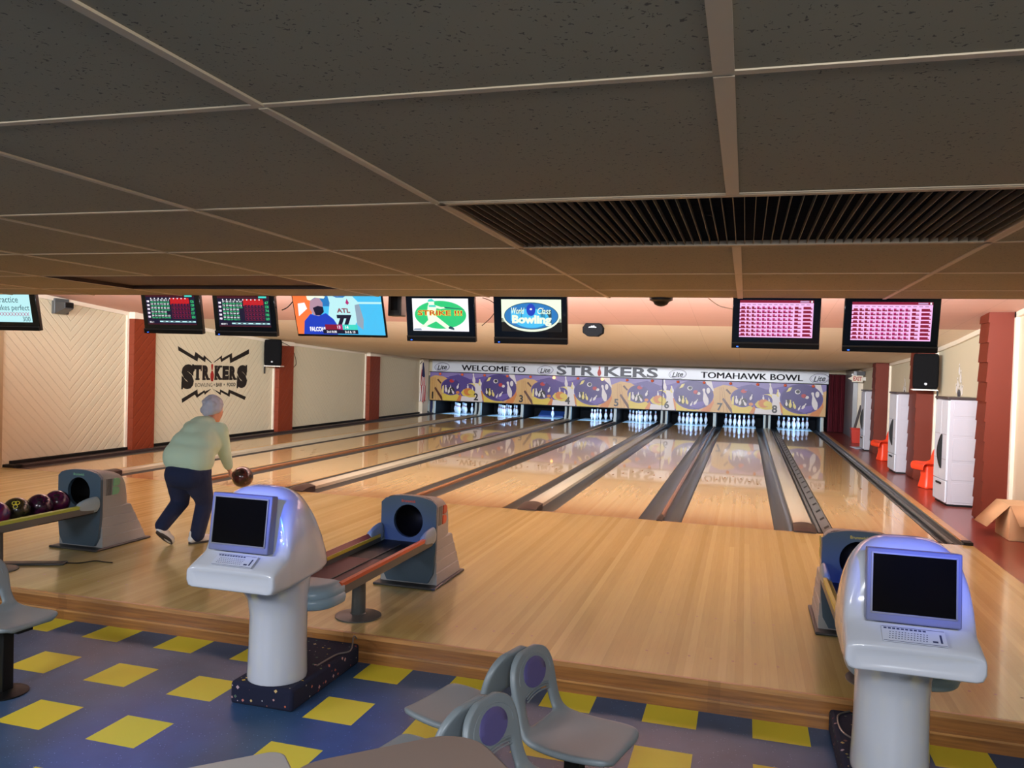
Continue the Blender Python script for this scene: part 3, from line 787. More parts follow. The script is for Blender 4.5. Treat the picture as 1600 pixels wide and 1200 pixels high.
def score_play(rows, seed, lane):
    rr = random.Random(seed)
    def d(P, Q, T_):
        Q(0, .93, 1, 1, 'scr darkred'); Q(.8, .935, .95, .995, 'scr teal', 2)
        Q(.5, .82 - .14, .88, .9, 'scr red', 1)
        for c in range(10): Q(.1 + c * .078, .86, .12 + c * .078, .9, 'scr white', 3)
        n = rows
        for r_ in range(n):
            y = .74 - r_ * .13
            Q(.02, y + .01, .07, y + .07, 'scr white', 2)
            T_(rr.choice(('AB', 'MJ', 'KT', 'RD')), .02, y - .0, 'scr lilac', h_=.05)
            for c in range(6 if r_ < 2 else rr.choice((5, 5, 6))):
                u = .1 + c * .066
                T_(str(rr.randint(10, 99)), u, y + .055, 'scr white', w_=.045, h_=.055)
                T_(str(rr.randint(20, 199)), u, y - .01, 'scr green', w_=.05, h_=.05)
            for c in range(6):
                u = .52 + c * .062
                Q(u, y - .01, u + .057, y + .105, 'scr red' if r_ == 0 else 'scr maroon', 1); Q(u + .006, y, u + .051, y + .095, 'scr red' if r_ == 0 else 'scr navy', 2)
                Q(u + .03, y + .05, u + .051, y + .06, 'scr magenta', 3)
            T_(str(rr.randint(60, 210)), .915, y, 'scr green', w_=.065, h_=.09)
        Q(.25, .085, .98, .13, 'scr paleblue', 2)
        for u in (.32, .42, .52, .66, .8, .88): Q(u, .095, u + .05, .12, 'scr navy', 3)
        T_('BILL 1' if lane == 1 else 'MARY 2', .04, .06, 'scr white', h_=.05); Q(0, .0, 1, .035, 'scr darkred', 2)
    return d
def d_strike(P, Q, T_):
    P([(.5 + .46 * math.cos(q * PI / 20), .5 + .43 * math.sin(q * PI / 20)) for q in range(40)], 'scr field', 1)
    P([(.28, .92), (.34, .96), (.4, .9), (.4, .82), (.44, .72), (.4, .5), (.5, .36), (.66, .14), (.7, .12), (.66, .06), (.58, .1), (.42, .3), (.3, .2), (.22, .12), (.14, .1), (.12, .16), (.2, .2), (.28, .34), (.26, .52), (.28, .76), (.3, .84)], 'scr cream', 2)
    P([(.38, .82), (.52, .74), (.6, .74), (.6, .7), (.5, .68), (.38, .72)], 'scr cream', 3); P([(.58, .745), (.93, .68), (.93, .67), (.58, .71)], 'scr ink', 4)
    P([(.28, .9), (.3, .97), (.36, .99), (.4, .93), (.43, .91)], 'scr teal', 4); P([(.3, .8), (.42, .8), (.43, .74), (.3, .74)], 'scr teal', 4)
    P([(.64, .12), (.68, .16), (.74, .1), (.74, .04), (.64, .08)], 'scr ink', 4); P([(.0, .02), (.16, .02), (.14, .08), (.03, .07)], 'scr grey', 4)
    T_('STRIKE !!!', .095, .475, 'scr yellow', w_=.8, h_=.17, k=5, bold=.05); T_('STRIKE !!!', .1, .485, 'scr red', w_=.79, h_=.15, k=6, bold=.01)
def d_world(P, Q, T_):
    Q(0, .3, 1, 1, 'scr cream'); Q(0, 0, 1, .42, 'scr black', 1)
    el = lambda cx, cy, a, c: [(cx + a * math.cos(q * PI / 24), cy + c * math.sin(q * PI / 24)) for q in range(48)]
    P(el(.5, .47, .475, .47), 'scr cream', 2); P(el(.5, .49, .455, .42), 'scr ink', 3); P(el(.5, .49, .445, .4), 'scr mid', 4)
    for u in (.2, .31, .7, .8): P([(u - .04, .34), (u + .04, .28), (u + .04, .7), (u - .04, .64)], 'scr ink' if u > .25 else 'scr blue', 5)
    P(el(.5, .42, .3, .3), 'scr blue', 5); P(el(.5, .68, .075, .19), 'scr deep', 6); P(el(.5, .7, .02, .03), 'scr white', 7)
    T_('World', .17, .55, 'scr cream', w_=.22, h_=.2, k=8, bold=.01, shear=.25); T_('Class', .61, .55, 'scr cream', w_=.22, h_=.2, k=8, bold=.01, shear=.25)
    T_('Bowling', .18, .18, 'scr cream', w_=.66, h_=.34, k=8, bold=.05)
def d_practice(P, Q, T_):
    T_('Practice', .72, .7, 'scr ink', h_=.22, bold=0, align='r'); T_('makes perfect', .97, .36, 'scr ink', h_=.26, bold=0, align='r')
    T_('XXXXXXXXXXXX', .95, .22, 'scr magenta', w_=.9, h_=.13, bold=0, align='r'); T_('300', .96, .03, 'scr ink', h_=.17, bold=0, align='r')
def d_game(P, Q, T_):
    Q(.45, .0, 1, 1, 'scr blue', 1); Q(.45, .6, 1, .64, 'scr paleblue', 2); Q(.2, .55, .6, 1, 'scr mid', 2)
    P([(0, 0), (.12, 0), (.2, .4), (.2, .75), (.1, .9), (0, .85)], 'scr orange', 3); P([(.02, .8), (.1, 1), (.22, 1), (.22, .78)], 'scr paleblue', 4); P([(.04, .35), (.15, .5), (.13, .62), (.05, .6)], 'scr white', 4); P([(.08, .1), (.18, .3), (.19, .2), (.14, .02)], 'scr white', 4)
    P([(.36, .2), (.42, .62), (.4, .8), (.5, .72), (.58, .72), (.66, .8), (.75, .62), (.72, .3), (.66, .16)], 'scr paleblue', 4)
    P([(.44, .8), (.46, 1), (.58, 1), (.6, .8), (.52, .74)], 'scr skin', 5); P([(.42, .9), (.4, 1), (.48, 1), (.46, .84)], 'scr mid', 6); P([(.56, .86), (.58, 1), (.63, 1), (.62, .88)], 'scr white', 6)
    P([(.7, .58), (.75, .6), (.78, .3), (.76, .1), (.7, .2)], 'scr grey', 5)
    T_('ATL', .49, .43, 'scr maroon', w_=.15, h_=.085, k=7, bold=.03); P([(.6, .62), (.62, .7), (.64, .62), (.62, .58)], 'scr magenta', 7)
    T_('77', .48, .17, 'scr navy', w_=.17, h_=.22, k=7, bold=.1)
    P([(.07, .0), (.1, .26), (.18, .4), (.27, .36), (.36, .42), (.44, .3), (.5, .1), (.46, 0)], 'scr deep', 8)
    P([(.2, .66), (.18, .5), (.22, .38), (.28, .36), (.33, .44), (.34, .62), (.3, .74)], 'scr skin', 9); P([(.22, .52), (.24, .38), (.3, .38), (.34, .44), (.34, .54), (.28, .56)], 'scr navy', 10)
    P([(.17, .68), (.16, .82), (.22, .9), (.3, .88), (.34, .76), (.38, .74), (.36, .7), (.26, .72), (.2, .66)], 'scr cream', 10)
    T_('FALCONS', .15, .06, 'scr white', w_=.19, h_=.09, k=10, bold=.04)
    Q(.33, .1, .48, .2, 'scr maroon', 11); Q(.48, .1, .53, .2, 'scr magenta', 11); Q(.53, .1, .7, .2, 'scr teal', 11); Q(.3, .02, .7, .1, 'scr navy', 11)
    T_('13', .47, .12, 'scr white', h_=.06, k=12); T_('14', .56, .12, 'scr white', h_=.06, k=12); T_('2nd 8:08', .34, .035, 'scr white', h_=.045, k=12); T_('3rd & 10', .55, .035, 'scr white', h_=.045, k=12)
YT = -2.02
tv(-8.58, 2.09, .8, .5, YT, 11, 'television at the far left edge showing the words perfect and 300', d_practice, 'scr paleblue', bez=(.065, .095, .05, .105))
tv(-6.235, 2.09, .8, .5, YT, 11, 'television showing a red and green score table above the first rust pilaster', score_play(5, 3, 1), 'scr navy')
tv(-5.265, 2.08, .8, .5, YT, 11, 'television showing a red score table, just left of the football screen', score_play(5, 8, 2), 'scr navy')
tv(-4.08, 2.09, 1.08, .62, -2.0, 20, 'wide thin television showing a football player in a white jersey', d_game, 'scr blue', led=False, thick=.05, bez=(.015, .015, .015, .03))
tv(-2.915, 2.065, .765, .5, YT, 11, 'television showing a batter and STRIKE on a green oval', d_strike, 'scr white', bez=(.075, .07, .05, .11))
tv(-1.95, 2.06, .765, .5, YT, 11, 'television showing an oval bowling emblem on blue', d_world, 'scr cream', bez=(.085, .06, .05, .125))
tv(.4, 2.065, .775, .5, YT, 11, 'television showing an empty purple score grid, left one of the right hand pair', score_idle, 'scr pink')
tv(1.375, 2.055, .785, .5, YT, 11, 'television showing an empty purple score grid, nearest the right wall', score_idle, 'scr pink')
# black cables drooping between the sets
def cable(name, pts, r, m, label, cat='cable'):
    P_ = [Vector(p) for p in pts]; out = []
    for i in range(len(P_) - 1):
        p0 = P_[max(i - 1, 0)]; p1 = P_[i]; p2 = P_[i + 1]; p3 = P_[min(i + 2, len(P_) - 1)]
        for k in range(6):
            q = k / 6
            out.append(.5 * ((2 * p1) + (p2 - p0) * q + (2 * p0 - 5 * p1 + 4 * p2 - p3) * q * q + (3 * p1 - p0 - 3 * p2 + p3) * q ** 3))
    out.append(P_[-1])
    b = MB(); b.tube(out, r, m, 6); return tag(b.build(name), label, cat)
cable('cable', [(-2.5, -1.95, 2.53), (-2.42, -1.9, 2.5), (-2.36, -1.9, 2.44), (-2.4, -1.92, 2.34), (-2.5, -1.94, 2.24)], .004, 'black', 'thin black cable drooping right of the batter screen')
cable('cable', [(-4.86, -1.95, 2.38), (-4.78, -1.95, 2.42), (-4.68, -1.95, 2.53)], .006, 'black', 'black cable rising left of the football screen')
cable('cable', [(-.22, -1.9, 2.54), (-.12, -1.9, 2.47), (0, -1.9, 2.44), (.06, -1.9, 2.44)], .004, 'white trim', 'pale cable looping left of the purple score screens')
# ---------------------------------------------------------------- scoring consoles
CX = {m_: GAPS[m_][0] for m_ in (3, 5, 7)}
def console(x, label):
    t = empty('scoring_console', (x, -5.70, -.05), 0, label, 'scoring console', 'white scoring consoles')
    b = MB(); rings = []
    for z, a, c, dy in ((0, .172, .172, 0), (.02, .175, .175, 0), (.2, .168, .168, 0), (.38, .166, .17, 0), (.48, .17, .19, -.01), (.56, .185, .235, -.04), (.64, .205, .3, -.09)):
        rings.append([(a * math.cos(2 * PI * j / 28), dy + c * math.sin(2 * PI * j / 28), z) for j in range(28)])
    b.loft(rings, 'console white'); b.build('column', t)
    # head: cross sections from the front lip to the rounded back
    secs = [(-.485, .648, .72, .235, 7), (-.495, .64, .735, .262, 7), (-.49, .632, .745, .27, 7), (-.47, .628, .757, .272, 7), (-.42, .624, .785, .272, 7), (-.372, .62, .815, .272, 6), (-.345, .62, .845, .272, 5), (-.325, .62, .93, .272, 4), (-.305, .62, 1.04, .27, 3.6), (-.27, .622, 1.115, .27, 3.4), (-.22, .625, 1.152, .27, 3.3), (-.14, .63, 1.158, .269, 3.2),
            (-.06, .635, 1.135, .267, 3.0), (.01, .638, 1.075, .264, 2.8), (.06, .64, .99, .26, 2.7), (.095, .642, .88, .255, 2.7), (.112, .645, .76, .25, 3), (.112, .65, .69, .24, 3)]
    rings = []; n = 34
    for y, zb, zt, hw, e in secs:
        zm = zb + .035; pts = []
        for j in range(n + 1):
            th = PI * j / n; c, s_ = math.cos(th), math.sin(th)
            # lean the front of each section back a little where it is high
            z = zm + (zt - zm) * abs(s_) ** (2 / e); xx = hw * math.copysign(abs(c) ** (2 / e), c)
            pts.append((xx, y, z))
        pts += [(-hw + .012, y + .0, zb + .008), (-hw + .035, y, zb), (hw - .035, y, zb), (hw - .012, y, zb + .008)]
        rings.append(pts)
    b = MB(); b.loft(rings, 'console white'); b.build('head', t, sharp=75)
    # monitor, tilted back slightly
    tl = math.radians(-7)
    mo = MB(); mo.box(-.187, .187, 0, .06, 0, .312, 'monitor frame'); m_ = mo.build('monitor', t, loc=(0, -.425, .828), rot=(tl, 0, 0), bevel=.006)
    b = MB(); b.box(-.163, .163, -.003, .002, .04, .29, 'screen off'); b.build('screen', m_, bevel=.001)
    b = MB()
    for s_ in ((-.168, .168, .0, -.006, .034, .041), (-.168, .168, 0, -.006, .289, .295), (-.170, -.163, 0, -.006, .036, .293), (.163, .170, 0, -.006, .036, .293)):
        b.box(s_[0], s_[1], s_[3], s_[2], s_[4], s_[5], 'steel')
    b.build('screen_rim', m_)
    # keyboard plate on the sloping shelf
    ang = math.atan2(.785 - .752, .05 + .02)
    kp = empty('keyboard_panel', (.0, -.47, .765), 0); kp.parent = t; kp.rotation_euler = (math.radians(29), 0, 0)
    b = MB(); b.box(-.125, .125, -.012, .075, .004, .008, 'panel pale'); b.build('plate', kp, bevel=.001)
    b = MB()
    for k in range(10):
        b.box(-.115 + k * .017, -.103 + k * .017, .058, .066, .008, .0088, 'panel print')
    for r_ in range(4):
        for k in range(13): b.box(-.1 + k * .012 + r_ * .002, -.0945 + k * .012 + r_ * .002, .005 + r_ * .012, .0085 + r_ * .012, .008, .0086, 'panel print')
    b.box(.07, .09, .004, .013, .008, .0088, 'panel print'); b.box(.1, .108, .004, .05, .008, .0088, 'panel print')
    for s_ in ((-.122, .122, -.01, -.008), (-.122, .122, .07, .072)): b.box(s_[0], s_[1], s_[2], s_[3], .008, .0086, 'panel print')
    b.build('keys', kp)
    p = MB(); p.box(-.205, .205, 0, .835, 0, .132, 'plinth carpet'); o = p.build('carpeted_plinth', None, loc=(x, -5.87, LOW), bevel=.02)
    return t, o
t1, p1 = console(CX[5], 'white scoring console with dark monitor standing before the orange railed ball rack')
t2, p2 = console(CX[7], 'white scoring console with dark monitor nearest the right wall')
tag(p1, 'dark confetti patterned carpet plinth under the left console', 'plinth', 'carpeted plinths'); tag(p2, 'dark confetti patterned carpet plinth under the right console', 'plinth', 'carpeted plinths')
cable('cable', [(CX[5] + .15, -5.5, -.044), (CX[5] + .17, -5.3, -.042), (CX[5] + .22, -5.2, -.04), (CX[5] + .17, -5.06, .0), (CX[5] + .17, -5.015, -.03)], .005, 'steel', 'pale cord running over the left plinth to the step')
cable('cable', [(CX[7] - .1, -5.45, -.044), (CX[7] - .17, -5.35, -.044), (CX[7] - .17, -5.15, -.044), (CX[7] - .1, -5.06, -.044)], .005, 'steel', 'pale cord looping on the right plinth')

# ---------------------------------------------------------------- ball returns with their racks
def ball_return(x, label, emblem, rail_out, rail_in, bed, full=True):
    t = empty('ball_return', (x, -3.74, 0), 0, label, 'ball return', 'ball returns on the approach')
    b = MB(); rings = []; n = 20
    for y, zt, hw in ((-.03, .735, .236), (.05, .732, .236), (.12, .722, .235), (.19, .705, .232), (.24, .685, .228), (.275, .66, .222), (.296, .625, .216), (.31, .53, .212), (.318, .4, .21)):
        pts = [(hw, y, .36)]
        for j in range(n + 1):
            th = PI * j / n; c, s_ = math.cos(th), math.sin(th)
            pts.append((hw * math.copysign(abs(c) ** .28, c), y, .36 + max(.02, zt - .36) * abs(s_) ** .28 - .012 * abs(c) ** 2))
        pts += [(-hw, y, .36)]
        rings.append(pts)
    b.loft(rings, 'return grey', cap=(False, True)); b.build('body', t, sharp=50)
    b = MB(); z = .02; hs = (.385, .30, .21, .12, .02)
    for k in range(4):                                       # four overlapping skirts, each set out a little below the last
        o_ = .238 + k * .004; y1 = .335 + k * .05
        b.loft([[(-o_, -.03, zz), (o_, -.03, zz), (o_, y1 + dy, zz), (-o_, y1 + dy, zz)] for zz, dy in ((hs[k + 1], .045), (hs[k] - .008, .0))] , 'return grey')
        b.loft([[(-o_ + .01 * q, -.03, zz), (o_ - .01 * q, -.03, zz), (o_ - .01 * q, y1 - .012 * q, zz), (-o_ + .01 * q, y1 - .012 * q, zz)] for q, zz in ((0, hs[k] - .008), (1, hs[k]))], 'return grey')
    b.build('skirt', t)
    b = MB(); b.box(-.275, .275, -.13, .58, 0, .02, 'dark grey'); b.build('base_plate', t, bevel=.008)
    # slate front with the round ball opening
    N = 48; ang = [2 * PI * j / N for j in range(N)]; cz = .535; out = []
    for a in ang:
        c, s_ = math.cos(a), math.sin(a)
        hw = .245
        tt = 1e9
        if abs(c) > 1e-6: tt = min(tt, hw / abs(c))
        if s_ > 1e-6: tt = min(tt, .207 / s_)
        if s_ < -1e-6: tt = min(tt, .50 / -s_)
        px, pz = tt * c, cz + tt * s_
        if pz > .7: pz -= .045 * (abs(px) / hw) ** 2.5
        if pz < .3: px *= .86 + .14 * pz / .3
        out.append((px, pz))
    inn = [(.128 * math.cos(a), cz + .135 * math.sin(a)) for a in ang]
    b = MB()
    V = [(px, -.06, pz) for px, pz in out] + [(px, -.064, pz) for px, pz in inn] + [(px, -.028, pz) for px, pz in out] + [(px, -.028, pz) for px, pz in inn]
    F = []
    for j in range(N):
        k = (j + 1) % N
        F += [(j, k, N + k, N + j), (2 * N + j, 3 * N + j, 3 * N + k, 2 * N + k), (j, 2 * N + j, 2 * N + k, k), (N + j, N + k, 3 * N + k, 3 * N + j)]
    b.faces(V, F, 'slate'); b.build('front_panel', t, bevel=.008)
    b = MB(); b.loft([[(px * q, y, cz + (pz - cz) * q) for px, pz in inn] for q, y in ((.99, -.03), (.97, .3))], 'black', cap=(False, True)); b.build('tunnel', t, normals=False)
    b = MB(); b.text('Brunswick', emblem, (0, -.0655, .688), (1, 0, 0), (0, .06, 1), w=.125, h=.022, bold=.02, align='c'); b.build('lettering', t)
    for sx in (-1, 1):
        e = empty('emblem', (sx * .2345, .015, .5), 0); e.parent = t
        b = MB()
        for k in range(4):
            y = .0 + k * .019
            b.prism([(y, 0), (y + .009, 0), (y + .017, .155), (y + .008, .155)], lambda a, c: (0, a, c), lambda a, c: (sx * .007, a, c), 'steel')
        b.build('bars', e)
        b = MB()
        for z, w in ((0, .1), (.082, .1)):
            D = [(.08 + z * .1, z), (.08 + z * .1 + .008, z + .073)] + [(.085 + z * .1 + .045 + .035 * math.cos(a), z + .0365 + .0365 * math.sin(a)) for a in [PI / 2 - PI * q / 8 for q in range(9)]]
            b.prism(D, lambda a, c: (0, a, c), lambda a, c: (sx * .01, a, c), emblem)
        b.build('letter', e, bevel=.002)
    # rack
    r_ = empty('rack', (0, -.16, 0)); r_.parent = t
    for sx in (-1, 1):
        b = MB(); b.prism([(.205, .36), (.25, .37), (.252, .425), (.24, .43), (.205, .40)], lambda a, c: (sx * a, -1.5, c), lambda a, c: (sx * a, .02, c), 'post grey')
        b.prism([(.205, .40), (.24, .43), (.252, .425), (.254, .45), (.235, .458), (.205, .43)], lambda a, c: (sx * a, -1.5, c), lambda a, c: (sx * a, .0, c), rail_out if sx > 0 else rail_in); b.build('rail', r_)
        b = MB(); b.box(sx * .202 - .004, sx * .202 + .004, -1.5, .0, .405, .43, 'yellow strip' if sx < 0 else rail_out); b.build('rail_stripe', r_)
        b = MB()     # moulded guide joining the rail to the opening
        b.loft([[(sx * (.2 + q * .02 + a * .055), y, .43 + h_ * g) for a, h_ in ((0, 0), (.15, .055), (.5, .075), (.85, .06), (1.05, .02), (1.0, -.03), (.5, -.06), (.1, -.05))] for y, q, g in ((-.16, 0, .5), (-.13, .0, .8), (-.06, .1, 1.1), (.05, .2, 1.25), (.098, .25, 1.1))], 'slate light'); b.build('guide', r_, sub=1)
    b = MB(); b.box(-.21, .21, -1.5, -.55, .352, .366, bed); b.box(-.21, .21, -.55, .1, .352, .366, 'black'); b.box(-.004, .004, -1.5, -.05, .366, .374, 'dark grey'); b.build('bed', r_)
    b = MB(); rings = []
    for z, g, d_ in ((.325, .93, 0), (.335, .97, 0), (.365, 1, 0), (.385, .985, -.0), (.392, .95, 0), (.40, .97, 0), (.43, .96, 0), (.452, .88, .01), (.46, .7, .02)):
        pts = [(.268 * g * math.copysign(abs(math.cos(a)) ** .55, math.cos(a)), -1.5 - .25 * g * abs(math.sin(a)) ** .8 + d_, z) for a in [PI * q / 20 for q in range(21)]] + [(-.268 * g, -1.47, z), (.268 * g, -1.47, z)]
        rings.append(pts)
    b.loft(rings, 'slate light'); b.build('end_hood', r_, sharp=50)
    b = MB(); b.box(-.06, .1, -1.62, -1.42, .3, .33, 'dark grey'); b.build('underside_box', r_)
    b = MB(); b.cyl((0, -.76, .012), (0, -.76, .355), .052, .046, 'post grey', 24); b.build('post', r_)
    b = MB(); b.lathe([(.165, 0), (.165, .008), (.12, .018), (.06, .024), (.055, .03)], 'post grey', (0, -.76, 0), 32); b.build('foot', r_)
    return t
ball_return(CX[3], 'grey ball return with green emblem, balls waiting on its green edged rack', 'emblem green', 'rail green', 'rail green', 'post grey')
ball_return(CX[5], 'grey ball return with orange emblem and empty orange edged rack', 'emblem orange', 'rail orange', 'rail red', 'bed maroon')
ball_return(CX[7] + .085, 'grey ball return half hidden behind the right scoring console', 'emblem gold', 'return grey', 'yellow strip', 'bed maroon')
BALLS = [(-5.80, -4.06, 'ball purple', 'glossy purple ball nearest the round opening of the left ball return'), (-5.765, -4.276, 'ball plum', 'glossy dark plum ball between the purple and the olive ball'), (-5.785, -4.493, 'ball olive', 'dark olive ball with yellow ringed finger holes on the left rack'), (-5.765, -4.71, 'ball blue red', 'blue and red ball cut by the left picture edge')]
for x, y, m_, lab in BALLS:
    o = empty('bowling_ball', (x, y, .4765), 0, lab, 'bowling ball', 'balls on the left rack')
    b = MB(); b.sphere((0, 0, 0), .1085, m_, 32, 20); b.build('shell', o)
    b = MB()
    for a, e_ in ((.25, .75), (.55, .75), (.38, .45)):
        d = Vector((math.cos(e_) * math.cos(-1.2 + a), math.cos(e_) * math.sin(-1.2 + a), math.sin(e_)))
        u = d.orthogonal().normalized(); v_ = d.cross(u)
        if m_ == 'ball olive': b.face([tuple(d * .1088 + (u * math.cos(q * PI / 6) + v_ * math.sin(q * PI / 6)) * .019) for q in range(12)], 'yellow')
        b.face([tuple(d * .1092 + (u * math.cos(q * PI / 6) + v_ * math.sin(q * PI / 6)) * .013) for q in range(12)], 'slot black')
    b.build('finger_holes', o)
b = MB(); b.box(-.3, .3, -.05, .05, 0, .02, 'dark grey'); o = b.build('cable_ramp', None, loc=(-5.72, -4.42, 0), rot=(0, 0, math.radians(24)), bevel=.008); tag(o, 'flat dark cable cover on the wood beside the left rack post', 'cable cover')
cable('cable', [(-5.45, -4.3, .012), (-5.36, -4.24, .006), (-5.3, -4.13, .006), (-5.2, -4.13, .006), (-5.12, -4.12, .006)], .005, 'black', 'thin black cable on the wood by the left ball return')

# ---------------------------------------------------------------- moulded chairs, facing +X in their own space
PRO = [(.215, -.03, .13), (.222, -.012, .165), (.208, 0, .188), (.14, -.003, .205), (.03, -.012, .21), (-.08, -.008, .205), (-.135, .002, .2), (-.163, .025, .192), (-.178, .06, .185), (-.187, .095, .18), (-.197, .135, .18), (-.208, .18, .184), (-.22, .23, .18), (-.232, .275, .158), (-.24, .303, .118), (-.244, .32, .06)]
TT = [-1, -.86, -.6, -.3, 0, .3, .6, .86, 1]
def shellpt(i, t, off=0):
    x, z, w = PRO[i]
    up_f = max(0, min(1, (z - .02) / .1)) if i > 6 else 0
    cup = .004 * (1 - t * t) * up_f
    dish = -.012 * (1 - t * t) * (1 - up_f) if 1 < i < 7 else 0
    return (x - cup + off, t * w, z + dish)
def chair(x, y, rz, label):
    t = empty('moulded_chair', (x, y, LOW), rz, label, 'chair', 'grey moulded chairs in the seating area')
    zs = .452
    b = MB(); V = []; F = []
    for i in range(len(PRO)):
        for q in TT:
            p = shellpt(i, q); V.append((p[0], p[1], p[2] + zs))
    n = len(TT)
    for i in range(len(PRO) - 1):
        for j in range(n - 1):
            if 7 <= i <= 9 and 2 <= j <= 5: continue            # the opening between seat and back
            F.append((i * n + j, i * n + j + 1, i * n + n + j + 1, i * n + n + j))
    b.faces(V, F, 'chair grey'); b.build('shell', t, solid=.03, sub=2, sharp=180)
    # oval pad
    b = MB(); NN = 24; rings = []
    def back(yy, zz):
        for i in range(9, len(PRO) - 1):
            if PRO[i][1] <= zz <= PRO[i + 1][1]:
                f = (zz - PRO[i][1]) / (PRO[i + 1][1] - PRO[i][1]); xx = PRO[i][0] + f * (PRO[i + 1][0] - PRO[i][0]); w = PRO[i][2] + f * (PRO[i + 1][2] - PRO[i][2])
                return xx - .004 * (1 - min(1, (yy / w) ** 2))
        return -.235
    cen = (0, .222)
    for g, off in ((1.0, .0145), (.97, .0195), (.6, .0195), (.2, .0195)):
        rings.append([(back(.098 * g * math.cos(a), cen[1] + .062 * g * math.sin(a)) + off, .098 * g * math.cos(a), cen[1] + .062 * g * math.sin(a) + zs) for a in [2 * PI * q / NN for q in range(NN)]])
    b.loft(rings, 'chair pad', cap=(False, True)); b.build('back_pad', t, sharp=60)
    b = MB()
    for k in range(3):
        b.tube([(back(yy, .125 + k * .012 + .012 * (1 - (yy / .1) ** 2)) + .0155, yy, zs + .125 + k * .012 + .012 * (1 - (yy / .1) ** 2)) for yy in (-.1, -.07, -.035, 0, .035, .07, .1)], .0035, 'chair grey', 6)
    b.build('back_rib', t)
    b = MB(); b.tube([(back(.155 * math.cos(a) * .82, .21 + .085 * math.sin(a)) + .0145, .138 * math.cos(a), zs + .21 + .085 * math.sin(a)) for a in [-.1 + (PI + .2) * q / 16 for q in range(17)]], .0035, 'chair grey', 6); b.build('back_rim', t)
    b = MB(); b.box(-.15, .17, -.05, .05, .385, .425, 'black'); b.build('seat_bracket', t, bevel=.006)
    b = MB(); b.box(-.035, .035, -.035, .035, .015, .4, 'black'); b.build('post', t, bevel=.004)
    b = MB(); b.lathe([(.13, 0), (.13, .008), (.09, .018), (.05, .024)], 'black', n=28); b.build('foot', t)
    return t
chair(-.495, -6.53, math.radians(-14), 'grey moulded chair with purple oval, facing right, nearer the wooden step')
chair(-1.02, -6.45, math.radians(164), 'grey moulded chair seen from behind, facing left, nearest the step')
chair(-.505, -7.1, math.radians(-14), 'grey moulded chair with purple oval cut by the lower picture edge')
chair(-1.02, -7.02, math.radians(164), 'grey moulded chair whose seat hides under the table corner')
chair(-3.98, -6.2, math.radians(-4), 'grey moulded chair at the left picture edge beside the yellow tiles')
# tables at the bottom edge
def rtable(name, x, y, size, z, rz, m_, lab, rad):
    t = empty(name, (x, y, LOW), rz, lab, 'table'); s_ = size / 2 - rad
    pts = []
    for cx_, cy_, a0 in ((s_, s_, 0), (-s_, s_, PI / 2), (-s_, -s_, PI), (s_, -s_, 1.5 * PI)):
        pts += [(cx_ + rad * math.cos(a0 + PI / 2 * q / 8), cy_ + rad * math.sin(a0 + PI / 2 * q / 8)) for q in range(9)]
    b = MB(); b.loft([[(a, c, zz) for a, c in pts] for zz in (z - LOW - .03, z - LOW)], m_); b.build('top', t, bevel=.008)
    b = MB(); b.cyl((0, 0, .02), (0, 0, z - LOW - .03), .04, .04, 'black'); b.build('post', t)
    b = MB(); b.lathe([(.2, 0), (.2, .01), (.06, .025)], 'black'); b.build('foot', t)
rtable('table', -.735, -7.73, .66, .57, math.radians(44), 'table top', 'brown grey table top with rounded corner at the bottom picture edge', .15)
rtable('table', -1.42, -7.66, .46, .42, math.radians(44), 'table pale', 'pale grey table corner at the bottom picture edge, left of the brown table', .06)

# ---------------------------------------------------------------- ceiling vents and small devices
v = empty('ceiling_vent', (0, 0, CEIL), 0, 'large barred vent opening in the low ceiling', 'vent')
x0, x1, y0, y1 = VENT1
b = MB(); b.face([(x0, y0, .14), (x1, y0, .14), (x1, y1, .14), (x0, y1, .14)], 'duct dark')
for a in ((x0, y0, x1, y0), (x1, y0, x1, y1), (x1, y1, x0, y1), (x0, y1, x0, y0)):
    b.face([(a[0], a[1], 0), (a[2], a[3], 0), (a[2], a[3], .14), (a[0], a[1], .14)], 'duct dark')
b.build('duct', v)
b = MB()
for s_ in ((x0, x1, y0, y0 + .035), (x0, x1, y1 - .035, y1), (x0, x0 + .035, y0, y1), (x1 - .035, x1, y0, y1)): b.box(s_[0], s_[1], s_[2], s_[3], -.008, .02, 'vent frame')
b.build('frame', v, bevel=.003)
b = MB(); k = x0 + .06
while k < x1 - .04: b.box(k - .0015, k + .0015, y0 + .03, y1 - .03, -.002, .022, 'vent bar'); k += .044
k = y0 + .05
while k < y1 - .03: b.box(x0 + .03, x1 - .03, k - .001, k + .001, .022, .027, 'duct dark'); k += .022
b.build('grille', v)
v = empty('ceiling_vent', (0, 0, CEIL), 0, 'plain dark brown recessed panel in the low ceiling at the left', 'vent')
x0, x1, y0, y1 = VENT2
b = MB(); b.box(x0, x1, y0, y1, .03, .06, 'brown panel'); b.build('panel', v)
b = MB()
for s_ in ((x0, x1, y0, y0 + .02), (x0, x1, y1 - .02, y1), (x0, x0 + .02, y0, y1), (x1 - .02, x1, y0, y1)): b.box(s_[0], s_[1], s_[2], s_[3], -.004, .05, 'brown panel')
b.build('frame', v)
d = empty('camera_dome', (-.64, -2.2, CEIL), 0, 'black dome camera under the edge of the low ceiling', 'camera')
b = MB(); b.lathe([(.11, .05), (.11, -.02), (.075, -.035), (.06, -.06), (.03, -.075), (.001, -.08)], 'black', n=28); b.build('dome', d); b = MB(); b.box(-.1, .1, -.06, .06, .04, .09, 'black'); b.build('mount', d)
d = empty('ceiling_speaker', (-2.3, 3.3, 2.575), 0, 'small black six sided speaker box hanging from the lane ceiling', 'speaker')
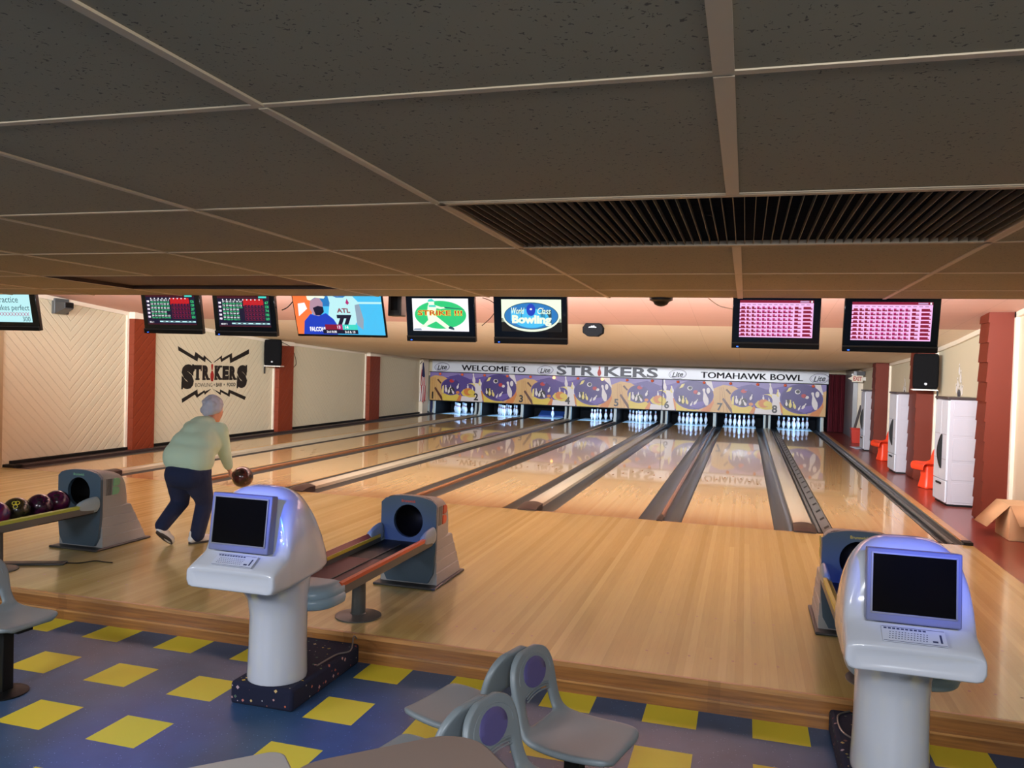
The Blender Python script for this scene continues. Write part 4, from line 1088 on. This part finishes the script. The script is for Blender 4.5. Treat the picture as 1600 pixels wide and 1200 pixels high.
b = MB(); b.prism([(-.12, 0), (.12, 0), (.17, -.07), (.165, -.16), (.08, -.215), (-.08, -.215), (-.165, -.16), (-.17, -.07)], lambda a, c: (a, -.08, c), lambda a, c: (a, .1, c), 'black fabric'); b.build('cabinet', d, bevel=.012)
b = MB(); b.box(-.06, .06, -.083, -.08, -.07, -.06, 'steel'); b.box(-.03, .03, -.083, -.08, -.05, -.044, 'steel'); b.build('badge', d)
d = empty('projector_box', (-3.53, -1.86, 2.335), 0, 'grey framed box hanging just right of the football screen', 'box')
b = MB(); b.box(-.08, .08, 0, .14, 0, .3, 'post grey'); b.box(-.02, .02, .05, .09, .3, zc(-1.8) - 2.36, 'post grey'); b.build('case', d, bevel=.01); b = MB(); b.box(-.06, .06, -.008, 0, .025, .28, 'dark grey'); b.box(-.04, .04, -.012, -.006, .06, .25, 'black'); b.build('front_plate', d)
d = empty('emergency_light', (-10.985, .9, 2.5), 0, 'grey emergency light box on the left wall beside the far left television', 'emergency light')
b = MB(); b.box(-.04, .03, -.02, .28, -.02, .24, 'post grey'); b.build('back_plate', d, bevel=.01)
b = MB(); b.loft([[(.03, -.02, -.02), (.03, .2, -.02), (.03, .2, .18), (.03, -.02, .18)], [(.3, -.08, .06), (.3, .1, .06), (.3, .1, .17), (.3, -.08, .17)]], 'dark grey'); b.build('lamp_housing', d, bevel=.008)
b = MB(); b.box(.3, .31, -.07, .09, .08, .16, 'black'); b.build('lens', d)
def speaker(x, y, z, side, label, rz):
    t = empty('loudspeaker', (x, y, z), rz, label, 'loudspeaker', 'black loudspeakers on wall brackets')
    b = MB(); rings = []
    for zz, g in ((0, .86), (.02, .93), (.06, .98), (.3, 1), (.54, .98), (.6, .93), (.62, .86)):
        rings.append([(-.205 * g, -.0, zz), (.205 * g, 0, zz), (.2 * g, .12, zz), (.13 * g, .3, zz), (-.13 * g, .3, zz), (-.2 * g, .12, zz)])
    b.loft(rings, 'black fabric'); b.build('cabinet', t, bevel=.015)
    b = MB(); rings = [[(-.185 * g, -.012, .31 + (zz - .31)), (.185 * g, -.012, zz), (.19 * g, .004, zz), (-.19 * g, .004, zz)] for zz, g in ((.03, .92), (.06, 1), (.56, 1), (.59, .92))]
    b.loft(rings, 'black fabric'); b.build('grille', t, bevel=.008)
    b = MB(); b.lathe([(.024, 0), (.024, .003)], 'steel', n=16); b.build('badge', t, loc=(0, -.012, .09), rot=(PI / 2, 0, 0))
    b = MB(); b.box(-.2, .2, .0, .3, -.025, -.003, 'plastic white'); b.box(side * .2 - .012, side * .2 + .012, .05, .09, -.2, -.003, 'black'); b.build('shelf_bracket', t)
speaker(-10.78, 7.05, 1.67, -1, 'black loudspeaker on a shelf bracket high on the left wall', math.radians(14))
speaker(3.17, 5.6, 1.64, 1, 'black loudspeaker on a shelf bracket high on the right wall', math.radians(-4))
cable('cable', [(-10.85, 7.3, 2.25), (-10.86, 7.6, 2.24), (-10.86, 7.95, 2.16), (-11.0, 8.3, 2.1), (-11.0, 8.5, 1.75), (-11.0, 8.35, 1.62)], .007, 'black', 'thin black cable hanging beside the left loudspeaker')

# ---------------------------------------------------------------- things along the right wall
def cabinet(x, y, h, rz, label):
    t = empty('storage_cabinet', (x, y, 0), rz, label, 'cabinet', 'white storage cabinets by the right wall')
    w, d_ = .62, .40                                          # along the wall, away from it
    b = MB(); b.box(0, d_, 0, w, .03, h - .035, 'cabinet side')
    for z0, z1 in ((.06, .34), (.38, .62), (.66, .98), (1.02, 1.26), (1.3, h - .07)):
        b.box(.05, d_ - .04, -.006, 0, z0, z1, 'cabinet side')
    b.build('body', t, bevel=.006)
    for k, z0, z1 in ((0, .05, .36), (1, .37, h - .05)):
        for q in range(1 if k == 0 else 2):
            y0_, y1_ = (0.005, w - .005) if k == 0 else ((.005, w / 2 - .003) if q == 0 else (w / 2 + .003, w - .005))
            dr = MB(); dr.box(-.028, 0, y0_, y1_, z0, z1, 'cabinet white')
            if k: 
                for zz in (.66, 1.02): dr.box(-.031, -.028, y0_ + .02, y1_ - .02, zz, zz + .012, 'cabinet side')
            o = dr.build('drawer' if k == 0 else 'door', t, bevel=.008)
            hb = MB()
            if k == 0:
                hb.box(-.045, -.028, w / 2 - .12, w / 2 + .12, .29, .32, 'black')
            elif q == 0:
                zs_ = [.52 + .5 * i / 12 for i in range(13)]
                hb.loft([[(-.03, y1_ - .09 + .07 * (1 - ((zz - .77) / .25) ** 2) * 0 + .0, zz), (-.032 - .05 * max(0, 1 - ((zz - .77) / .25) ** 2) - .004, y1_ - .09, zz), (-.032 - .05 * max(0, 1 - ((zz - .77) / .25) ** 2) - .004, y1_ - .03, zz), (-.03, y1_ - .03, zz)] for zz in zs_], 'black')
            else:
                continue
            hb.build('handle', o, bevel=.004)
    b = MB(); b.box(-.04, d_ + .02, -.02, w + .02, h - .035, h, 'end cap brown'); b.build('top', t, bevel=.006)
    b = MB(); b.box(.01, d_ - .01, .01, w - .01, 0, .03, 'black'); b.build('base', t)
cabinet(2.985, 2.93, 1.57, math.radians(3), 'tall white plastic cabinet nearest the camera along the right wall')
cabinet(2.95, 6.82, 1.55, math.radians(2), 'tall white plastic cabinet behind the second rust column')
cabinet(3.01, 11.5, 1.5, 0, 'tall white plastic cabinet farthest down the right wall')
def wall_art(y, z, s_, label):
    t = empty('wall_art', (XR - .004, y, z), 0, label, 'wall decal', 'pin decals on the right wall')
    for k, (a, c, hh, r_) in enumerate(((0, .0, .18, .1), (-.09, .1, .17, .25), (.06, .2, .19, -.1), (-.03, .3, .17, .1), (-.16, .02, .16, .4), (.17, .0, .17, -.5), (.1, .06, .15, -.1))):
        b = MB(); b.face([(0, -p * s_, q * s_) for p, q in pinshape(a, c, hh, r_, 1.9)], 'shoe white')
        b.face([(-.001, -(a + .01 * math.cos(j)) * s_, (c + hh * .28 + .014 * math.sin(j)) * s_) for j in range(6)], 'mural black'); b.build('painted_pin', t)
    b = MB(); b.face([(-.002, -p * s_, q * s_) for p, q in ell(0, -.06, .09, .07)], 'mural black'); b.build('painted_ball', t)
wall_art(4.5, 1.66, 1.1, 'cluster of flying pins painted on the right wall above the nearest cabinet')
wall_art(9.1, 1.56, .8, 'small cluster of pins painted on the right wall above the second cabinet')
wall_art(13.3, 1.4, 1.2, 'faint cluster of pins painted on the right wall near the red bin')
def shellchair(x, y, rz, label):
    t = empty('plastic_chair', (x, y, 0), rz, label, 'chair', 'orange moulded chairs along the right wall')
    b = MB(); V = []; F = []
    P2 = [(.2, .30, .17), (.22, .36, .19), (.19, .40, .2), (.05, .38, .205), (-.08, .37, .2), (-.15, .41, .195), (-.18, .48, .19), (-.2, .56, .18), (-.21, .62, .165), (-.215, .65, .14)]
    tt = (-1, -.8, -.4, 0, .4, .8, 1)
    for i, (a, z, w) in enumerate(P2):
        for q in tt: V.append((a + (.05 * q * q if i > 5 else 0), q * w, z + (.05 * abs(q) ** 3 if 1 < i < 6 else 0)))
    n = len(tt)
    for i in range(len(P2) - 1):
        for j in range(n - 1): F.append((i * n + j, i * n + j + 1, i * n + n + j + 1, i * n + n + j))
    b.faces(V, F, 'orange plastic'); b.build('shell', t, solid=.014, sub=1, sharp=180)
    b = MB(); b.loft([[(a * g + .0, c * g, z) for a, c in ((.12, .12), (-.12, .12), (-.12, -.12), (.12, -.12))] for z, g in ((0, 1.1), (.04, 1.0), (.2, .8), (.38, .9))], 'orange plastic'); b.build('pedestal', t, bevel=.03)
shellchair(3.14, 4.92, math.radians(200), 'orange plastic chair half hidden behind the nearest white cabinet')
shellchair(3.12, 9.3, math.radians(200), 'orange plastic chair half hidden behind the second white cabinet')
b = MB(); b.loft([[(-.17 * g, -.14 * g, z), (.17 * g, -.14 * g, z), (.17 * g, .14 * g, z), (-.17 * g, .14 * g, z)] for z, g in ((0, .9), (.38, 1.1), (.385, 1.18), (.4, 1.18), (.4, 1.05), (.03, .85))], 'red bin'); o = b.build('storage_bin', None, loc=(3.17, 14.0, 0), bevel=.008); tag(o, 'open red plastic bin on the floor near the exit sign', 'bin')
b = MB(); b.box(-.035, .035, -.01, .01, 0, 1.02, 'end cap brown'); o = b.build('plank', None, loc=(3.13, 15.0, .005), rot=(0, math.radians(13), 0)); tag(o, 'dark brown plank leaning against the white wall above the red bin', 'plank')
b = MB(); V = [(x * .1 - .3, y * .1, .006 + .012 * R.random()) for y in range(-3, 4) for x in range(0, 5)]
for j in range(6):
    for i in range(4):
        a = j * 5 + i; b.face([V[a], V[a + 1], V[a + 6], V[a + 5]], 'paper')
o = b.build('cloth', None, loc=(3.12, 12.2, 0), rot=(0, 0, .15), weld=.001, solid=.004); tag(o, 'flat pale blue cloth on the red floor by the dark bag', 'cloth')
o = organic('bag', [((0, 0, .12), .13), ((.1, .15, .11), .12), ((-.05, .22, .1), .1), ((.12, -.1, .1), .1)], 'navy', None, .02, 3); o.location = (3.22, 12.6, .01); tag(o, 'slumped dark navy bag on the floor between red bin and orange chair', 'bag')
c = empty('cardboard_box', (3.195, .72, .006), 0, 'open cardboard box with a hand hole at the right picture edge', 'box')
b = MB(); b.loft([[(-.09, -.22, 0), (.24, -.22, 0), (.24, .3, 0), (-.09, .3, 0)], [(-.09, -.22, .4), (.24, -.22, .4), (.24, .3, .4), (-.09, .3, .4)]], 'cardboard', cap=(True, False)); b.build('body', c, solid=.008)
b = MB(); b.face([(-.092, -.22, .4), (-.092, .3, .4), (-.31, .36, .12), (-.29, -.1, .12)], 'cardboard'); b.face([(-.09, -.222, .4), (.24, -.222, .4), (.2, -.44, .2), (-.05, -.44, .2)], 'cardboard'); b.build('flap', c, solid=.006)
b = MB(); b.box(.12, .22, -.226, -.222, .3, .33, 'slot black'); b.build('hand_hole', c)
# ---------------------------------------------------------------- the bowler
V3 = Vector
hip_l, hip_r = V3((-5.13, -3.27, .72)), V3((-4.93, -3.25, .72))
kn_l, kn_r = V3((-5.15, -3.21, .40)), V3((-4.93, -3.13, .40))
an_l, an_r = V3((-5.16, -3.46, .19)), V3((-4.965, -3.19, .085))
sp = V3((-5.03, -3.2, .9)); ch = V3((-5.05, -3.04, 1.08)); nk = V3((-5.06, -2.92, 1.19)); hd = V3((-5.065, -2.84, 1.285))
sh_l, sh_r = V3((-5.22, -2.98, 1.1)), V3((-4.89, -2.98, 1.1))
el_l, el_r = V3((-5.34, -2.82, .93)), V3((-4.885, -2.89, .855))
wr_l, wr_r = V3((-5.24, -2.62, .9)), V3((-4.895, -2.797, .69))
ball_c = V3((-4.805, -2.70, .602))
segs = [(hip_l, .1, kn_l, .06), (kn_l, .058, an_l, .038), (hip_r, .1, kn_r, .06), (kn_r, .058, an_r, .038), (hip_l, .12, hip_r, .12), ((hip_l + hip_r) / 2, .14, sp, .14), (sp, .14, ch, .13), (ch, .12, nk, .06), (nk, .052, hd + V3((0, -.02, -.03)), .05),
        (sh_l, .06, el_l, .042), (el_l, .04, wr_l, .026), (sh_r, .06, el_r, .042), (el_r, .04, wr_r, .026), (sh_l, .07, ch, .1), (sh_r, .07, ch, .1)]
fwd = V3((.12, .93, -.34)).normalized()                      # the way the face looks: down the lane
sd = V3((1, -.12, 0)).normalized(); upv = sd.cross(fwd).normalized()
def hp(a, f_, u_): return hd + sd * a + fwd * f_ + upv * u_
segs += [(hp(0, -.005, .02), .088), (hp(0, .03, -.02), .075), (hp(0, .06, -.07), .045), (hp(0, .035, -.055), .058)]
segs += [(hp(0, .093, -.005), .011, hp(0, .112, -.03), .015), (hp(-.034, .075, .012), .016), (hp(.034, .075, .012), .016), (hp(-.022, .088, -.063), .008, hp(.022, .088, -.063), .008), (hp(-.082, -.005, -.015), .014, hp(-.084, -.01, .015), .018), (hp(.082, -.005, -.015), .014, hp(.084, -.01, .015), .018)]
def hand(wr, palm_dir, palm_n, side, curl, spread=.018):
    """palm plus four fingers and a thumb; palm_n points out of the palm"""
    d = palm_dir.normalized(); n_ = (palm_n - d * palm_n.dot(d)).normalized(); s_ = d.cross(n_) * side
    out = []; k0 = wr + d * .075
    for i in range(4):
        base = k0 + s_ * (i - 1.5) * .019
        out.append((wr + d * .015 + s_ * (i - 1.5) * .011, .014, base, .0115))
        L = (.036, .042, .039, .03)[i]; p = base; ang = .25; q = d
        for k in range(3):
            ang += curl; q = (d * math.cos(ang) + n_ * math.sin(ang))
            e_ = p + q * L * (1, .75, .6)[k] + s_ * (i - 1.5) * .002
            out.append((p, .0092 - k * .0008, e_, .0085 - k * .0008)); p = e_
    tb = wr + d * .025 - s_ * .026; m1 = tb - s_ * .025 + d * .025 + n_ * .02; m2 = m1 + d * .026 + n_ * .016
    out += [(wr + d * .02, .015, tb, .013), (tb, .0125, m1, .0105), (m1, .0102, m2, .0085)]
    return out
pd = (ball_c + V3((-.085, -.03, .055)) - wr_r).normalized()
segs += hand(wr_r, V3((.1, .15, -.98)), V3((.68, .7, -.1)), 1, .3) + hand(wr_l, V3((.2, .8, -.3)), V3((.3, -.3, -1)), -1, .3)
person = organic('person', segs, 'skin', None, .0055, 3)
tag(person, 'bowler in mint sweater and navy trousers leaning forward with a dark ball', 'person')
sw = [(V3((-5.115, -3.26, .85)), .172, V3((-4.945, -3.25, .835)), .172), (V3((-5.1, -3.19, .95)), .165, V3((-4.96, -3.18, .94)), .165), (V3((-5.11, -3.11, 1.02)), .14, V3((-4.97, -3.1, 1.02)), .14), (V3((-5.03, -3.15, .93)), .19), (V3((-5.12, -3.12, .96)), .15), (V3((-4.95, -3.12, .96)), .15), (ch, .165), (V3((-5.14, -3.03, 1.07)), .125), (V3((-4.96, -3.03, 1.07)), .125), (V3((-5.05, -3.12, 1.05)), .15), (nk + V3((0, -.02, -.03)), .082),
      (V3((-5.05, -2.98, 1.13)), .11), (sh_l, .088, el_l, .064), (el_l, .062, wr_l + (el_l - wr_l) * .2, .046), (sh_r, .088, el_r, .066), (el_r, .066, wr_r + (el_r - wr_r) * .22, .05), (wr_r + (el_r - wr_r) * .22, .047, wr_r + (el_r - wr_r) * .12, .036)]
b = organic('sweater', sw, 'mint', person, .012, 22)
tr = [(V3((-5.105, -3.26, .72)), .15, V3((-4.95, -3.25, .71)), .15), (V3((-5.095, -3.305, .685)), .14, V3((-4.96, -3.295, .68)), .14), (V3((-5.12, -3.27, .66)), .13, V3((-5.14, -3.24, .53)), .108), (V3((-4.945, -3.26, .66)), .13, V3((-4.935, -3.2, .53)), .108), (hip_l + V3((0, .0, -.05)), .132, kn_l, .085), (kn_l, .085, an_l + V3((0, .01, .02)), .068), (hip_r + V3((.0, 0, -.05)), .132, kn_r, .085), (kn_r, .085, an_r + V3((0, 0, .0)), .072)]
organic('trousers', tr, 'navy trousers', person, .011, 6)
hr = [(hp(0, -.035, .035), .098), (hp(0, -.03, .06), .088), (hp(0, .0, .075), .075), (hp(0, .035, .078), .055), (hp(-.06, -.03, .02), .055), (hp(.06, -.03, .02), .055), (hp(0, -.085, -.0), .06), (hp(0, -.075, -.045), .05), (hp(-.05, -.07, -.02), .045), (hp(.05, -.07, -.02), .045)]
rr = random.Random(4)
for k in range(46):
    a = rr.uniform(0, 2 * PI); e_ = rr.uniform(-.1, 1.5)
    q = hp(.088 * math.cos(e_) * math.cos(a), -.035 + .092 * math.cos(e_) * math.sin(a) * (1 if math.sin(a) < .0 else .75), .038 + .088 * math.sin(e_))
    hr.append((q, rr.uniform(.022, .034)))
organic('hair', hr, 'hair', person, .009, 2)
b = MB()
for a in (-.034, .034):
    b.sphere(tuple(hp(a, .088, .014)), .0085, 'ink black', 10, 8)
b.build('eye', person)
def shoe(heel, toe, upd, nm):
    f_ = (toe - heel).normalized(); L = (toe - heel).length; s_ = f_.cross(upd).normalized(); u_ = s_.cross(f_)
    P = lambda a, c, e_: heel + f_ * (a * L) + s_ * c + u_ * e_
    o = organic(nm, [(P(.14, 0, .045), .04, P(.45, 0, .048), .043), (P(.45, 0, .045), .043, P(.78, .004, .036), .04), (P(.78, .004, .034), .038, P(.9, .004, .03), .03), (P(.16, 0, .05), .036, P(.2, 0, .1), .043)], 'shoe white', person, .008, 4)
    b = MB(); n = 20; out = []
    for q in range(n):
        a = 2 * PI * q / n; w = .043 if math.cos(a) > 0 else .036
        out.append((.5 + .5 * math.cos(a), w * math.sin(a) * (1.05 - .1 * math.cos(a) ** 2)))
    b.loft([[tuple(P(a, c, z)) for a, c in out] for z in (0.002, .02)], 'sole dark'); b.build('sole', o)
    b = MB()
    for k in range(4):
        b.tube([tuple(P(.42 + k * .08, -.022, .088 - k * .006)), tuple(P(.44 + k * .08, 0, .094 - k * .006)), tuple(P(.42 + k * .08, .022, .088 - k * .006))], .003, 'plastic white', 6)
    b.build('lace', o)
shoe(V3((-5.01, -3.26, .0)), V3((-4.9, -3.03, .0)), V3((0, 0, 1)), 'shoe')
shoe(V3((-5.165, -3.53, .155)), V3((-5.14, -3.34, .0)), V3((-.0, .75, .8)), 'shoe')
o = empty('bowling_ball', ball_c, 0, 'dark ball held in the right hand of the bowler', 'bowling ball')
b = MB(); b.sphere((0, 0, 0), .1085, 'ball black', 32, 20); b.build('shell', o)

# ---------------------------------------------------------------- light
def area(name, loc, size, power, col, rot, spread=PI):
    l = bpy.data.lights.new(name, 'AREA'); l.shape = 'RECTANGLE'; l.size, l.size_y = size; l.energy = power; l.color = lin([c / 255 for c in col]); l.spread = spread
    o = bpy.data.objects.new(name, l); COL.objects.link(o); o.location = loc; o.rotation_euler = rot; return o
def spot(name, loc, aim, power, col, ang, blend=.6, r=.05):
    l = bpy.data.lights.new(name, 'SPOT'); l.energy = power; l.color = lin([c / 255 for c in col]); l.spot_size = math.radians(ang); l.spot_blend = blend; l.shadow_soft_size = r
    o = bpy.data.objects.new(name, l); COL.objects.link(o); o.location = loc
    o.rotation_euler = (Vector(aim) - Vector(loc)).to_track_quat('-Z', 'Y').to_euler(); return o
# fluorescent rows hidden above the edge of the low ceiling, shining down the lanes
for k, x in enumerate((-9.3, -7.2, -4.8, -2.4, 0, 1.9)):
    area('lane_tube_light', (x, -1.66, 2.65), (1.8, .13), (70, 210, 260, 260, 250, 130)[k], (244, 247, 255), (math.radians(93), 0, 0), math.radians(120))
# house lights over the approach and the seats, behind the camera
for x in (-7.5, -3.5, .5):
    area('house_light', (x, -10.2, 2.44), (1.2, .5), 150, (238, 242, 252), (math.radians(30), 0, 0))
# cool pin lamps hidden above each pin deck
for l_ in range(1, 9):
    area('pin_light', (LC[l_], 17.72, .62), (.95, .1), 16.0, (150, 198, 255), (math.radians(48), 0, 0))
# blue bar lights
spot('blue_spot', (-2.2, -9.3, 2.4), (-2.42, -5.8, .95), 700, (45, 95, 255), 12, 1)
spot('blue_spot', (1.2, -9.3, 2.4), (.92, -5.8, .95), 700, (45, 85, 255), 12, 1)
spot('blue_spot', (-2.2, -9.3, 2.4), (-2.85, -6.5, -.18), 420, (40, 100, 255), 16, 1)
spot('blue_spot', (-1.2, -9.3, 2.4), (-1.85, -6.0, -.18), 420, (50, 95, 255), 11, 1)
w = bpy.data.worlds.new('world'); bpy.context.scene.world = w; w.use_nodes = True
w.node_tree.nodes['Background'].inputs[0].default_value = (.02, .017, .014, 1)
vs = bpy.context.scene.view_settings
vs.view_transform = 'Standard'; vs.look = 'None'; vs.exposure = .12; vs.gamma = 1
